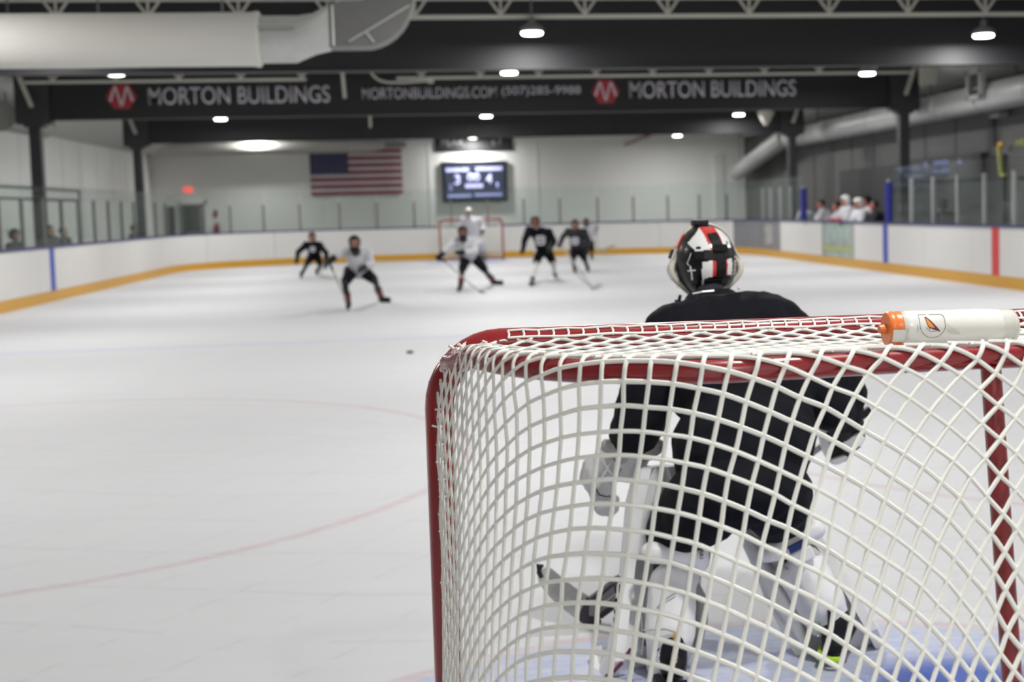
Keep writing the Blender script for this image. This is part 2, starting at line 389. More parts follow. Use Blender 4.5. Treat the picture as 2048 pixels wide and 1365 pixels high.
ICE = ice_material()
fl = MB()
fl.box((XL, WYB+.4, -.06), (XR, YE, 0), 0)
struct('floor', fl, [ICE], 'white ice sheet with faint painted circles, lines and blue crease', 'ice')
fs = MB()
fs.box((WXL, WYB, -.08), (XL, WYF, -.003)); fs.box((XR, WYB, -.08), (WXR, WYF, -.003)); fs.box((XL, YE, -.08), (XR, WYF, -.003)); fs.box((XL, WYB, -.08), (XR, WYB+.4, -.003))
struct('floor', fs, [RUBBER_FLOOR], 'dark rubber floor around the outside of the boards', 'floor')

def ribbed_wall(name, A, Bp, z0, z1, m, label, thick=.12, pitch=1.83):
    # liner sheets with a raised batten at every joint: each sheet its own part
    A = Vector(A); Bp = Vector(Bp); d = Bp-A; n = max(1, round(d.length/pitch)); u = d.normalized(); out = Vector((u.y, -u.x, 0))
    w = MB(); w.bar(A+out*thick/2+Vector((0, 0, (z0+z1)/2)), Bp+out*thick/2+Vector((0, 0, (z0+z1)/2)), thick, z1-z0)
    wall = struct(name, w, [m], label, 'wall')
    L = d.length/n
    me = MB().box((.008, 0, z0), (L-.008, .014, z1)).mesh('liner_sheet', m); mb = MB().box((-.03, 0, z0), (.03, .032, z1)).mesh('batten', m)
    R = Matrix(((u.x, -out.x, 0, 0), (u.y, -out.y, 0, 0), (0, 0, 1, 0), (0, 0, 0, 1)))
    for i in range(n):
        p = A+u*(L*i); M = R.copy(); M.translation = p
        o = link('liner_sheet', me, wall); o.matrix_world = M
        o = link('batten', mb, wall); o.matrix_world = M
    return wall
HW = ZC+.2
ribbed_wall('wall_far', (WXR, WYF, 0), (WXL, WYF, 0), 0, HW, WALL_WHITE, 'white panelled end wall behind the far goal')
ribbed_wall('wall_left', (WXL, WYF, 0), (WXL, WYB, 0), 0, HW, WALL_WHITE, 'white panelled wall along the left side of the rink')
ribbed_wall('wall_right', (WXR, WYB, 0), (WXR, WYF, 0), 0, HW, WALL_DARK, 'dark grey panelled wall along the right side of the rink')
ribbed_wall('wall_back', (WXL, WYB, 0), (WXR, WYB, 0), 0, HW, WALL_WHITE, 'white panelled end wall behind the near goal')
ce = MB().box((-8.6, WYB, ZC), (8.9, WYF, ZC+.1))
# roof slopes over the side aisles
ceiling = struct('ceiling', ce, [CEIL], 'low grey insulated ceiling above the girders', 'ceiling')
sl_ = MB(); sl_.add([(-8.6, WYB, ZC), (-8.6, WYF, ZC), (WXL, WYF, 3.66), (WXL, WYB, 3.66), (-8.6, WYB, ZC+.1), (-8.6, WYF, ZC+.1), (WXL, WYF, 3.76), (WXL, WYB, 3.76)], [(0, 1, 2, 3), (7, 6, 5, 4), (0, 3, 7, 4), (1, 5, 6, 2), (2, 6, 7, 3), (0, 4, 5, 1)])
sr_ = MB(); sr_.add([(8.9, WYB, ZC), (8.9, WYF, ZC), (WXR, WYF, 3.9), (WXR, WYB, 3.9), (8.9, WYB, ZC+.1), (8.9, WYF, ZC+.1), (WXR, WYF, 4.0), (WXR, WYB, 4.0)], [(3, 2, 1, 0), (4, 5, 6, 7), (4, 7, 3, 0), (2, 6, 5, 1), (3, 7, 6, 2), (1, 5, 4, 0)])
struct('ceiling', sl_, [CEIL], 'sloping grey ceiling over the left side aisle', 'ceiling'); struct('ceiling', sr_, [CEIL], 'sloping grey ceiling over the right side aisle', 'ceiling')
rib = MB().box((-8.6, -.03, ZC-.05), (8.9, .03, ZC)).mesh('purlin', CEIL)
for i in range(28):
    o = link('purlin', rib, ceiling); o.location = (0, -4+1.75*i, 0)

# doors in the end wall
dm = MB().box((-9.57, WYF-.07, 0), (-8.81, WYF-.02, 1.98))
d1 = struct('door_1', dm, [DARK_DOOR], 'dark exit door in the white end wall under the exit sign', 'door')
fr = MB(); fr.box((-9.66, WYF-.06, 0), (-9.57, WYF-.015, 2.06)); fr.box((-8.81, WYF-.06, 0), (-8.72, WYF-.015, 2.06)); fr.box((-9.66, WYF-.06, 1.98), (-8.72, WYF-.015, 2.06))
fr.build('door_frame', WALL_WHITE, d1)
MB().tube([(-8.93, WYF-.10, 1.0), (-9.42, WYF-.10, 1.0)], .02).build('push_bar', POST_GREY, d1)
t1 = MB().box((-10.06, WYF-.06, 0), (-9.80, WYF-.01, 1.92))
struct('trim_1', t1, [DARK_DOOR], 'narrow dark panel on the end wall left of the exit door', 'panel')
dw = MB().box((9.06, WYF-.09, .0), (9.42, WYF-.015, 3.33))
struct('trim_2', dw, [WHITE_GLOSS], 'tall bright white panel at the right end of the end wall', 'panel')
bp = MB().box((WXR-.10, 22.6, .0), (WXR-.035, 33.5, 2.36))
blackp = struct('trim_3', bp, [BLACK_PANEL], 'black wall panel behind the players bench', 'panel')
me = text_mesh('DITE', .34, 1.25, .01, .01); me.materials.append(COLUMN_GREY)
me.materials.clear(); me.materials.append(POST_DARK)
me.transform(Matrix(((0, 0, -1, WXR-.101), (-1, 0, 0, 27.7), (0, 1, 0, 1.72), (0, 0, 0, 1)))); link('lettering', me, blackp)
rw = MB().box((WXR-.09, 12.0, 2.06), (WXR-.035, 21.6, 2.5)); struct('trim_4', rw, [BLACK_PANEL], 'dark band along the grey wall behind the right hand glass', 'panel')

# ------------------------------------------------------------------ dasher boards
CR = 4.6
def corner_pts(cx, cy, a0, a1, n=14, r=CR):
    return [(cx+r*math.cos(a0+(a1-a0)*i/n), cy+r*math.sin(a0+(a1-a0)*i/n)) for i in range(n+1)]
def strip(mb, pts, z0, z1, off, th, mi=0):             # board strip along plan points; face pushed off towards the ice (left of travel)
    rings = []
    n = len(pts)
    for i in range(n):
        a = Vector(pts[max(0, i-1)]); b = Vector(pts[min(n-1, i+1)]); t = (b-a).normalized(); nn = Vector((-t.y, t.x))
        p = Vector(pts[i]); q = p+nn*off; r = p+nn*(off-th)
        rings.append([(q.x, q.y, z0), (q.x, q.y, z1), (r.x, r.y, z1), (r.x, r.y, z0)])
    mb.loft(rings, mi); return mb
def seg_line(a, b, n): return [(a[0]+(b[0]-a[0])*i/n, a[1]+(b[1]-a[1])*i/n) for i in range(n+1)]
def cut(pts, L):                                        # split a plan polyline into lengths of about L
    d = [0]
    for i in range(1, len(pts)): d.append(d[-1]+math.dist(pts[i], pts[i-1]))
    n = max(1, round(d[-1]/L)); out = []
    def P(s):
        for i in range(1, len(pts)):
            if s <= d[i]+1e-9: k = (s-d[i-1])/(d[i]-d[i-1]); return (pts[i-1][0]+(pts[i][0]-pts[i-1][0])*k, pts[i-1][1]+(pts[i][1]-pts[i-1][1])*k)
        return pts[-1]
    for k in range(n):
        s0, s1 = d[-1]*k/n, d[-1]*(k+1)/n; m = 5 if len(pts) > 2 else 1
        out.append([P(s0+.006+(s1-s0-.012)*j/m) for j in range(m+1)])
    return out
KZ = .20
def boards(name, label, plan, loc, gaps=()):
    t = thing(name, label, 'boards', loc)
    kick = MB(); strip(kick, plan, 0, KZ, .012, .03); kick.build('kick_plate', KICK, t)
    cap = MB(); strip(cap, plan, BH-.025, BH+.02, .02, .16); cap.build('cap_rail', NAVY_CAP, t)
    for pts in cut(plan, 2.44):
        ym = sum(p[1] for p in pts)/len(pts); xm = pts[0][0]
        if any(abs(xm-gx) < .6 and g0 < ym < g1 for gx, g0, g1 in gaps): continue
        p = MB(); strip(p, pts, KZ+.004, BH-.025, 0, .10); p.build('board_panel', WHITE_PAINT, t)
    return t
lt = boards('dasher_boards', 'white boards with yellow kick plate along the left side, blue stripe', [(XL, YE-CR), (XL, YB)][::-1] and [(XL, 35.85), (XL, YB)], (XL, 20, 0))
far_plan = corner_pts(XR-CR, YE-CR, 0, PI/2)+corner_pts(XL+CR, YE-CR, PI/2, PI)
ft = boards('dasher_boards', 'white boards with yellow kick plate curving round the far end', far_plan, (0, YE, 0))
# right side: panels around a bench gate and a grey printed gate
rplan = [(XR, YB), (XR, YE-CR)]
rt = thing('dasher_boards', 'white boards with yellow kick plate along the right side, bench gate in them', 'boards', (XR, 25, 0))
kick = MB(); strip(kick, rplan, 0, KZ, .012, .03); kick.build('kick_plate', KICK, rt)
cap = MB(); strip(cap, rplan, BH-.025, BH+.02, .02, .16); cap.build('cap_rail', NAVY_CAP, rt)
def rpanel(y0, y1, m=WHITE_PAINT, name='board_panel', th=.10):
    p = MB(); strip(p, [(XR, y0+.006), (XR, y1-.006)], KZ+.004, BH-.025, 0, th); return p.build(name, m, rt)
for y0, y1 in [(-1.5, .9), (.9, 3.3), (3.3, 5.7), (5.7, 8.1), (8.1, 10.5), (10.5, 12.9), (12.9, 15.3), (15.3, 17.7), (17.7, 20.1), (20.1, 22.5), (22.5, 24.9), (24.9, 26.95), (29.5, 31.6), (31.6, 33.6)]: rpanel(y0, y1)
gp = rpanel(33.6, 35.85, GREY_BOARD)
g2 = MB(); strip(g2, [(XR, 35.86)]+corner_pts(XR-CR, YE-CR, 0, .42, 4), KZ+.006, BH-.03, .006, .02); g2.build('board_panel', GREY_BOARD, rt)
lg = [(.0, .30), (.13, .27), (.2, .14), (.17, -.02), (.22, -.16), (.14, -.30), (.0, -.26), (-.1, -.33), (-.17, -.18), (-.12, -.02), (-.21, .1), (-.15, .25)]
MB().prism([(x*2.4, y) for x, y in lg], .01, Matrix(((0, 0, -1, XR-.002), (-1, 0, 0, 34.9), (0, 1, 0, .64), (0, 0, 0, 1)))).build('logo_print', POST_GREY, gp)
gate = rpanel(26.95, 29.5, GATE_CLEAR, 'bench_gate', .05)
MB().box((XR-.012, 26.98, .36), (XR-.002, 29.47, .43)).build('yellow_rail', YELLOW_PAINT, gate)
for y in (26.97, 29.45): MB().box((XR-.02, y-.04, KZ), (XR+.05, y+.04, BH-.02)).build('gate_frame', POST_GREY, gate)
def stripe(x, y, m, w, parent, side):
    a, b = sorted((x-.004*side, x+.008*side)); MB().box((a, y-w/2, KZ), (b, y+w/2, BH-.02)).build('line_stripe', m, parent)
stripe(XL, 24.3, BLUE_STRIPE, .30, lt, 1); stripe(XL, 19.05, RED_STRIPE, .30, lt, 1); stripe(XL, 13.7, BLUE_STRIPE, .30, lt, 1)
stripe(XR, 24.75, BLUE_STRIPE, .30, rt, -1); stripe(XR, 19.05, RED_STRIPE, .30, rt, -1); stripe(XR, 13.7, BLUE_STRIPE, .30, rt, -1)
for side in (0, 1):
    a = math.asin((38.66-(YE-CR))/CR); c = (XL+CR) if not side else (XR-CR); aa = PI-a if not side else a
    s_ = MB(); strip(s_, corner_pts(c, YE-CR, aa-.012, aa+.012, 1, CR-.006), KZ, BH-.02, 0, .006); s_.build('line_stripe', PALE_RED, ft)

# ------------------------------------------------------------------ rink glass above the boards
GT = 2.2
def pane_run(name, label, plan_pairs, posts, loc, pm):
    t = thing(name, label, 'glass', loc)
    for (a, b) in plan_pairs:
        p = MB(); strip(p, [a, b], BH+.02, GT, -.06, .012); p.build('glass_pane', GLASS, t)
    for (x, y, h) in posts:
        MB().box((x-.03, y-.03, BH+.02), (x+.03, y+.03, h)).build('glass_post', pm, t)
    return t
ly = [35.8-1.3*i for i in range(28)]
pane_run('rink_glass', 'clear glass panes on dark posts above the left boards', [((XL, ly[i]-.015), (XL, ly[i+1]+.015)) for i in range(27)], [(XL-.07, y, 1.95) for y in ly], (XL-.07, 20, BH), POST_DARK)
fp = [p for c in cut(far_plan, 1.17) for p in (c[0],)]+[far_plan[-1]]
fpr = []
for i in range(len(fp)-1):
    a, b = Vector(fp[i]), Vector(fp[i+1]); d = (b-a).normalized()*.015; fpr.append((tuple(a+d), tuple(b-d)))
pane_run('rink_glass', 'clear glass panes on slim posts round the far end', fpr, [(x+.06*(1 if x > 4 else -1 if x < -4 else 0), y+.07, 1.85) for x, y in fp], (0, YE+.07, BH), POST_DARK)
ry = [24.55-1.22*i for i in range(21)]
pane_run('rink_glass', 'clear glass panes on pale posts above the right boards, near side of bench', [((XR, ry[i+1]+.015), (XR, ry[i]-.015)) for i in range(20)], [(XR+.07, y, 1.95) for y in ry[1:]], (XR+.07, 18, BH), POST_GREY)
rz = [31.55, 32.7, 33.8, 34.9, 35.8]
pane_run('rink_glass', 'clear glass panes between the players bench and the far right corner', [((XR, rz[i]+.015), (XR, rz[i+1]-.015)) for i in range(4)], [(XR+.07, y, 1.95) for y in rz[1:]], (XR+.07, 33, BH), POST_GREY)
for y, h, lb in ((24.72, 1.90, 'blue padded post at the near end of the players bench'), (31.4, 1.88, 'blue padded post at the far end of the players bench')):
    p = thing('padded_post', lb, 'post', (XR+.07, y, BH))
    MB().tube([(XR+.07, y, BH+.02), (XR+.07, y, h)], .085, 14).build('pad_sleeve', BLUE_PAD, p, smooth=True); MB().tube([(XR+.07, y, h), (XR+.07, y, h+.06)], .04, 10).build('post_tip', POST_GREY, p)

# ------------------------------------------------------------------ girders, columns, sign, joists
GY = [16.3, 24.9, 34.0]
GZ0 = 3.5
cols = []
for gy, lb in zip(GY, ('nearest black girder across the rink', 'middle black girder across the rink, carrying the sign', 'farthest black girder across the rink')):
    g = thing('girder', lb, 'girder', (0, gy, GZ0))
    MB().box((-8.45, gy, GZ0), (8.75, gy+.18, ZC)).build('web_panel', BLACK_STEEL, g)
    MB().box((-8.45, gy-.05, GZ0-.03), (8.75, gy+.23, GZ0)).build('bottom_flange', BLACK_STEEL, g)
    for sx, x0, sd in ((-1, -8.55, 'left'), (1, 8.92, 'right')):
        MB().box((x0-.32, gy-.06, GZ0-.10), (x0+.32, gy+.24, ZC)).build('end_bracket', COLUMN_GREY, g)
        MB().bar((x0-sx*.02, gy-.14, 3.72), (x0+sx*.22, gy-.14, ZC-.02), .10, .07).build('knee_brace', JOIST, g)
        c = thing('steel_column', 'charcoal steel column %s the %s boards under the %s girder' % ('behind', sd, lb.split()[0]), 'column', (x0, gy+.09, 0))
        MB().box((x0-.105, gy-.01, 0), (x0+.105, gy+.19, GZ0-.10)).build('shaft', COLUMN_GREY, c)
        MB().box((x0-.2, gy-.1, 0), (x0+.2, gy+.28, .03)).build('base_plate', COLUMN_GREY, c)
        MB().box((x0-.18, gy-.06, GZ0-.16), (x0+.18, gy+.24, GZ0-.10)).build('cap_plate', COLUMN_GREY, c)
# sign banner on the middle girder
sy = GY[1]-.03
sg = thing('sign_banner', 'long black sign banner with white lettering and two red hexagon logos on the middle girder', 'sign', (0, sy, GZ0+.3))
MB().box((-8.2, sy, GZ0+.005), (8.5, sy+.03, 4.2)).build('banner_sheet', BLACK_STEEL, sg)
wall_text('MORTON BUILDINGS', -6.40, 3.735, sy-.001, .335, 3.46, LETTER, sg, bold=.004)
wall_text('MORTONBUILDINGS.COM', -2.31, 3.79, sy-.001, .215, 2.67, LETTER, sg, bold=.002)
wall_text('(507)285-9988', .46, 3.79, sy-.001, .215, 1.60, LETTER, sg, bold=.002)
wall_text('MORTON BUILDINGS', 3.06, 3.735, sy-.001, .335, 3.50, LETTER, sg, bold=.004)
def hexlogo(cx, cz):
    M = Matrix(((1, 0, 0, cx), (0, 0, -1, sy-.001), (0, 1, 0, cz), (0, 0, 0, 1)))
    h = MB().prism([(.29*math.cos(PI/3*i), .27*math.sin(PI/3*i)) for i in range(6)], .01, M).build('logo_hexagon', LOGO_RED, sg)
    q = MB(); M2 = M.copy(); M2.translation = V3((cx, sy-.012, cz))
    for pts in ([(-.235, -.08), (-.13, .20), (-.095, .20), (-.19, -.10)], [(-.125, .20), (-.09, .20), (.018, -.20), (-.018, -.20)], [(.125, .20), (.09, .20), (-.018, -.20), (.018, -.20)], [(.235, -.08), (.13, .20), (.095, .20), (.19, -.10)]): q.prism(pts, .006, M2)
    q.build('logo_letter', LETTER, h)
hexlogo(-6.90, 3.90); hexlogo(2.57, 3.875)
# open web joists
vee = MB()
for a in ((-.17, 0, .24), (.17, 0, .24), (0, 0, .24)): vee.bar((0, 0, .02), a, .028, .028, up=V3((0, 1, 0)))
for k, (y, z0, z1, lb) in enumerate(((15.55, 4.09, 4.37, 'nearest'), (23.9, 4.10, 4.36, 'middle'), (33.0, 4.06, 4.33, 'farthest'))):
    j = thing('roof_joist', 'cream open web roof joist in front of the %s girder' % lb, 'joist', (0, y, z0))
    xr = 10.1 if k == 0 else 8.75
    for z, nm in ((z0, 'bottom_chord'), (z1, 'top_chord')):
        if k == 1 and nm == 'bottom_chord':             # interrupted behind the hanging post
            MB().box((-8.4, y-.03, z-.025), (-3.3, y+.03, z+.025)).build(nm, JOIST, j); MB().box((-1.6, y-.03, z-.025), (xr, y+.03, z+.025)).build(nm, JOIST, j)
        else: MB().box((-8.4, y-.03, z-.025), (xr, y+.03, z+.025)).build(nm, JOIST, j)
    wm = MB(); wm.v = [(a, b, c*(z1-z0)/.26) for a, b, c in vee.v]; wm.f = vee.f; wm.m = vee.m
    wme = wm.mesh('web_member', JOIST)
    for i in range(15 if k else 17):
        x = -7.9+1.13*i
        if k == 1 and -3.3 < x < -1.6: continue
        o = link('web_member', wme, j); o.location = (x, y, z0); o.matrix_parent_inverse = Matrix.Translation(-V3(j.location))
# hanging strut posts and small ceiling gear
for (x, y, z0, z1, lean, lb) in ((-2.60, 23.8, 3.73, 4.42, .02, 'cream strut hanging in front of the sign between its words'), (-2.53, 32.9, 3.72, 4.2, .0, 'short cream strut hanging in front of the farthest girder')):
    s_ = thing('hanging_strut', lb, 'strut', (x, y, z1))
    MB().bar((x-lean, y, z1), (x+lean, y, z0), .11, .06).build('strut_bar', JOIST, s_); MB().box((x-.1, y-.05, z1-.02), (x+.1, y+.05, z1)).build('top_plate', JOIST, s_)
ho = thing('hanging_cable', 'pale cable loop drooping below the middle joist', 'cable', (-1.9, 23.75, 4.36))
pts = [at(795+x, y, Y=23.75) for x, y in ((-55, 142), (-47, 153), (-36, 161), (-20, 165), (10, 165), (40, 163), (66, 161))]
MB().tube([(pts[0].x, pts[0].y, ZC)]+pts, .022, 6).build('cable_run', JOIST, ho, smooth=True); MB().box(tuple(pts[-1]-V3((.06, .05, .05))), tuple(pts[-1]+V3((.06, .05, .06)))).build('junction_box', JOIST, ho)

# high-bay lamps
lens_me = MB().lathe([(.13, 0), (.14, .012), (.14, .03)], 20).mesh('lens', LAMP_LENS, True)
body_me = MB().lathe([(.145, .03), (.16, .035), (.165, .08), (.10, .13), (.05, .15), (.05, .22)], 20).mesh('housing', LAMP_BODY, True)
ROWS = [-4.6, -.2, 5.1, 10.4, 15.45, 21.1, 26.5, 32.05, 37.5, 43.2]
WORD = {k+1: v for k, v in {3: 'in front of the nearest girder', 4: 'just ahead of the sign', 6: 'in front of the farthest girder', 8: 'close to the white end wall', 5: 'hidden behind the sign', 7: 'behind the farthest girder', 0: 'right over the near goal', 1: 'over the near end', 2: 'over the near circles'}.items()}; WORD[0] = 'at the near end wall'
ld = bpy.data.lights.new('lamp_light', 'AREA'); ld.shape = 'DISK'; ld.size = .25; ld.energy = LAMP_W; ld.color = (1.0, .99, .97)
for i, y in enumerate(ROWS):
    for x, sd in ((-6.05, 'left row'), (.41, 'centre row'), (7.17, 'right row')):
        yy = y + ((.35 if i == 4 else .9) if sd == 'right row' else -.5 if sd == 'left row' else 0); zz = 3.88
        if sd == 'left row' and i == 9: x, yy, zz = -6.88, 44.7, 4.20
        if sd == 'centre row' and i == 9: yy, zz = 44.85, 4.02
        if sd == 'right row' and i == 9: yy, zz = 42.3, 3.83
        if i == 4: zz = 3.84
        if i == 4 and sd == 'right row': x, yy, zz = 6.78, 15.6, 3.78
        if i < 2 and sd == 'left row': continue
        t = thing('ceiling_lamp', 'round white ceiling lamp of the %s, %s' % (sd, WORD[i]), 'lamp', (x, yy, zz), 'round high-bay lamps')
        for nm, me_ in (('lens', lens_me), ('housing', body_me)):
            o = link(nm, me_, t); o.matrix_parent_inverse = Matrix.Identity(4)
        MB().tube([(x, yy, zz+.2), (x, yy, ZC)], .012, 6).build('stem', LAMP_BODY, t)
        lo = link('lamp_light', ld, t); lo.matrix_parent_inverse = Matrix.Identity(4); lo.location = (0, 0, -.01)

# ------------------------------------------------------------------ ducts and wall fittings
du = thing('fabric_duct', 'big white fabric air duct crossing upper left, ending in a sheet metal elbow', 'duct', (-6, 11.5, 3.31))
DY = 11.5
ring = lambda x, r, z=3.312, sq=0.0, hy=None, hz=None: [(x, DY+(r if hy is None else hy)*(lambda c: c if not sq else math.copysign(abs(c)**(1-sq), c))(math.cos(2*PI*i/24)), z+(r if hz is None else hz)*(lambda c: c if not sq else math.copysign(abs(c)**(1-sq), c))(math.sin(2*PI*i/24))) for i in range(24)]
MB().loft([ring(x, r) for x, r in ((-9.6, .27), (-8, .272), (-6, .268), (-4.5, .272), (-3.6, .269), (-2.72, .272), (-2.65, .285), (-2.63, .262))]).build('fabric_sleeve', DUCT_FABRIC, du, smooth=True)
MB().loft([ring(x, r, 3.305) for x, r in ((-2.66, .235), (-2.28, .235))]).build('metal_collar', GALV, du, smooth=True)
MB().tube([(-2.66, DY-.24, 3.40), (-2.28, DY-.24, 3.40)], .014, 6).build('collar_seam', DUCT_DARK, du)
tr = [ring(-2.29, .235, 3.305, 0, .235, .235), ring(-2.10, .2, 3.36, .45, .22, .20), ring(-1.94, .2, 3.42, .8, .20, .215)]
MB().loft(tr).build('metal_transition', GALV, du)
el = []
c0 = V3((-1.42, 0, 3.95))
for (x, z, hz, tilt) in [(-1.95, 3.43, .22, 0), (-1.62, 3.44, .23, 0)]+[(-1.62+.30*math.sin(a), 3.74-.30*math.cos(a), .235, a) for a in [PI/2*i/9 for i in range(1, 10)]]+[(-1.32, 4.05, .235, PI/2), (-1.32, ZC-.01, .235, PI/2)]:
    n = V3((-math.sin(tilt), 0, math.cos(tilt)))
    el.append([(x+n.x*hz*b, DY+.19*a, z+n.z*hz*b) for a, b in ((-1, -1), (1, -1), (1, 1), (-1, 1))])
MB().loft(el).build('metal_elbow', ELBOW, du, bevel=.008)
for a, b in (((-1.9, 3.22), (-1.9, 3.62)), ((-1.75, 3.26), (-1.13, 3.62)), ((-1.5, 3.25), (-1.58, 3.36))): MB().tube([(a[0], DY-.195, a[1]), (b[0], DY-.195, b[1])], .01, 6).build('elbow_seam', GALV, du)
for x in (-8.2, -6.2, -4.2, -3.0): MB().tube([(x, DY, 3.57), (x, DY, ZC)], .01, 6).build('hanger', LAMP_BODY, du)

fd = thing('fabric_duct', 'white fabric duct running along the far end wall above the flag', 'duct', (-6, 45.05, 3.86))
DY = 45.05
MB().loft([ring(x, r, 3.835) for x, r in ((-10.4, .22), (-8, .225), (-5, .22), (-3.6, .222), (-3.1, .20), (-2.6, .12))]).build('fabric_sleeve', DUCT_FABRIC, fd, smooth=True)
MB().loft([ring(x, r, 3.86) for x, r in ((-2.62, .10), (-1.9, .09))]).build('end_piece', DUCT_DARK, fd, smooth=True)
for x in (-9, -6.5, -4): MB().tube([(x, DY, 4.07), (x, DY, ZC)], .01, 6).build('hanger', LAMP_BODY, fd)

rd = thing('metal_duct', 'long shiny round metal duct along the right wall', 'duct', (9.5, 24, 3.5))
p0 = at(2060, 168, X=9.5); p1 = at(1588, 281, X=9.5); print('duct', p0, p1)
def pipe(a, b, r, n, name, m, parent, seg):
    rings = []; a = V3(a); b = V3(b)
    P = [a.lerp(b, i/seg) for i in range(seg+1)]
    return MB().tube(P, [r*(1.0 if i % 2 else 1.03) for i in range(seg+1)], n).build(name, m, parent, smooth=True)
zd = (p0.z+p1.z)/2
pipe((9.5, 10, zd), (9.5, 36.5, zd), .27, 20, 'duct_run', GALV, rd, 24)
for i in range(12): MB().lathe([(.275, -.03), (.29, -.025), (.29, .025), (.275, .03)], 20, Matrix.Translation((9.5, 11+2.2*i, zd)) @ Matrix.Rotation(PI/2, 4, 'X')).build('joint_band', GALV, rd, smooth=True)
for i in range(6): MB().bar((9.5, 12+4.3*i, zd+.25), (9.5, 12+4.3*i, ZC-.02), .02, .05).build('hanger', LAMP_BODY, rd)
dd = thing('metal_duct', 'slanting shiny metal duct in the far right corner', 'duct', (9.2, 39, 3))
a = at(1572, 272, Y=36.6); b = at(1475, 345, Y=44.0)
pipe(a, b, .27, 20, 'duct_run', GALV, dd, 10)
MB().tube([b, b+(b-a).normalized()*.3], [.27, .16], 20).build('duct_end', GALV, dd, smooth=True)
MB().tube([b+V3((.1, 0, .15)), V3((b.x+.1, b.y, ZC))], .012, 6).build('hanger', LAMP_BODY, dd)
ld_ = thing('exhaust_duct', 'dull grey round duct end high on the left wall', 'duct', (-9.4, 22, 3.3))
c = at(0, 232, X=-9.3)
MB().tube([c+V3((0, .03, 0)), c+V3((0, 3.0, 0))], .27, 20).build('duct_run', DUCT_DARK, ld_, smooth=True); MB().lathe([(.27, 0), (.30, .0), (.30, .06), (.27, .06)], 20, Matrix.Translation(c) @ Matrix.Rotation(-PI/2, 4, 'X')).build('end_collar', DUCT_DARK, ld_, smooth=True)
for yy in (.4, 2.6): MB().tube([c+V3((0, yy, .25)), V3((c.x, c.y+yy, 4.1))], .015, 6).build('hanger', LAMP_BODY, ld_)

def boxthing(name, label, cat, px, X=None, Y=None, size=(.3, .1, .3), m=JOIST, part='case', extra=None):
    c = at(*px, X=X, Y=Y); t = thing(name, label, cat, c)
    MB().box(tuple(c-V3(size)/2), tuple(c+V3(size)/2)).build(part, m, t, bevel=.01)
    return t, c
t, c = boxthing('unit_heater', 'cream slanted heater box hanging beside the right end of the middle joist', 'heater', (1855, 148), Y=24.3, size=(.34, .12, .46), m=JOIST)
MB().tube([c+V3((-.1, 0, .2)), V3((c.x-.1, c.y, ZC))], .012, 6).build('hanger', LAMP_BODY, t)
t, c = boxthing('vent_box', 'pale square vent frame on the right hand duct', 'vent', (1954, 169), X=9.2, size=(.05, .55, .42), m=COLUMN_GREY, part='vent_core')
fr = MB()
for dy, dz, sy_, sz_ in ((0, .24, .68, .09), (0, -.24, .68, .09), (-.30, 0, .09, .55), (.30, 0, .09, .55)): fr.box((c.x-.08, c.y+dy-sy_/2, c.z+dz-sz_/2), (c.x+.02, c.y+dy+sy_/2, c.z+dz+sz_/2))
fr.build('vent_frame', POST_GREY, t); MB().bar((c.x+.02, c.y, c.z), (9.5, c.y, zd), .2, .2).build('vent_neck', GALV, t)
t = thing('loudspeaker', 'pale cone loudspeaker hanging in front of the farthest girder on the right', 'speaker', at(1532, 233, Y=32.6))
c = at(1532, 233, Y=32.6)
MB().lathe([(.04, -.24), (.10, -.16), (.22, .08), (.22, .14), (.06, .17)], 16, Matrix.Translation(c)).build('horn', JOIST, t, smooth=True); MB().tube([c+V3((0, 0, .16)), V3((c.x, c.y, ZC))], .015, 6).build('bracket', LAMP_BODY, t)
t = thing('conduit_pipe', 'short tan pipe slanting on the white end wall, red at its tip', 'pipe', at(1275, 282, Y=45.3))
a, b, k = at(1250, 290, Y=45.38), at(1290, 273, Y=45.38), at(1302, 268, Y=45.38)
MB().tube([a, b], .05, 8).build('pipe_run', PIPE_TAN, t, smooth=True); MB().tube([b, k], .055, 8).build('red_fitting', LOGO_RED, t, smooth=True)
MB().tube([a, (a.x, WYF-.01, a.z)], .03, 6).build('wall_bracket', PIPE_TAN, t)

# end wall: flag, scoreboard, name board, exit sign, extinguisher
fx0, fx1, fz0, fz1, fy = -5.20, -2.06, 2.17, 3.74, WYF-.05
fg = thing('wall_flag', 'american flag hanging flat on the white end wall', 'flag', (-3.6, fy, 2.17))
nx = 24
def flag_y(x): return fy-.012*math.sin((x-fx0)*5)
sh = (fz1-fz0)/13
for i in range(13):
    mb = MB(); rings = []
    for k in range(nx+1):
        x = fx0+(fx1-fx0)*k/nx; y = flag_y(x); rings.append([(x, y, fz0+sh*i), (x, y, fz0+sh*(i+1)), (x, y+.004, fz0+sh*(i+1)), (x, y+.004, fz0+sh*i)])
    mb.loft(rings).build('stripe', FLAG_RED if i % 2 == 0 else FLAG_WHITE, fg)
cz0 = fz0+6*sh; cx1 = fx0+(fx1-fx0)*.415; mb = MB(); rings = []
for k in range(11):
    x = fx0-.003+(cx1-fx0)*k/10; y = flag_y(x)-.004; rings.append([(x, y, cz0), (x, y, fz1+.002), (x, y+.003, fz1+.002), (x, y+.003, cz0)])
ct = mb.loft(rings).build('canton', FLAG_BLUE, fg)
star = MB()
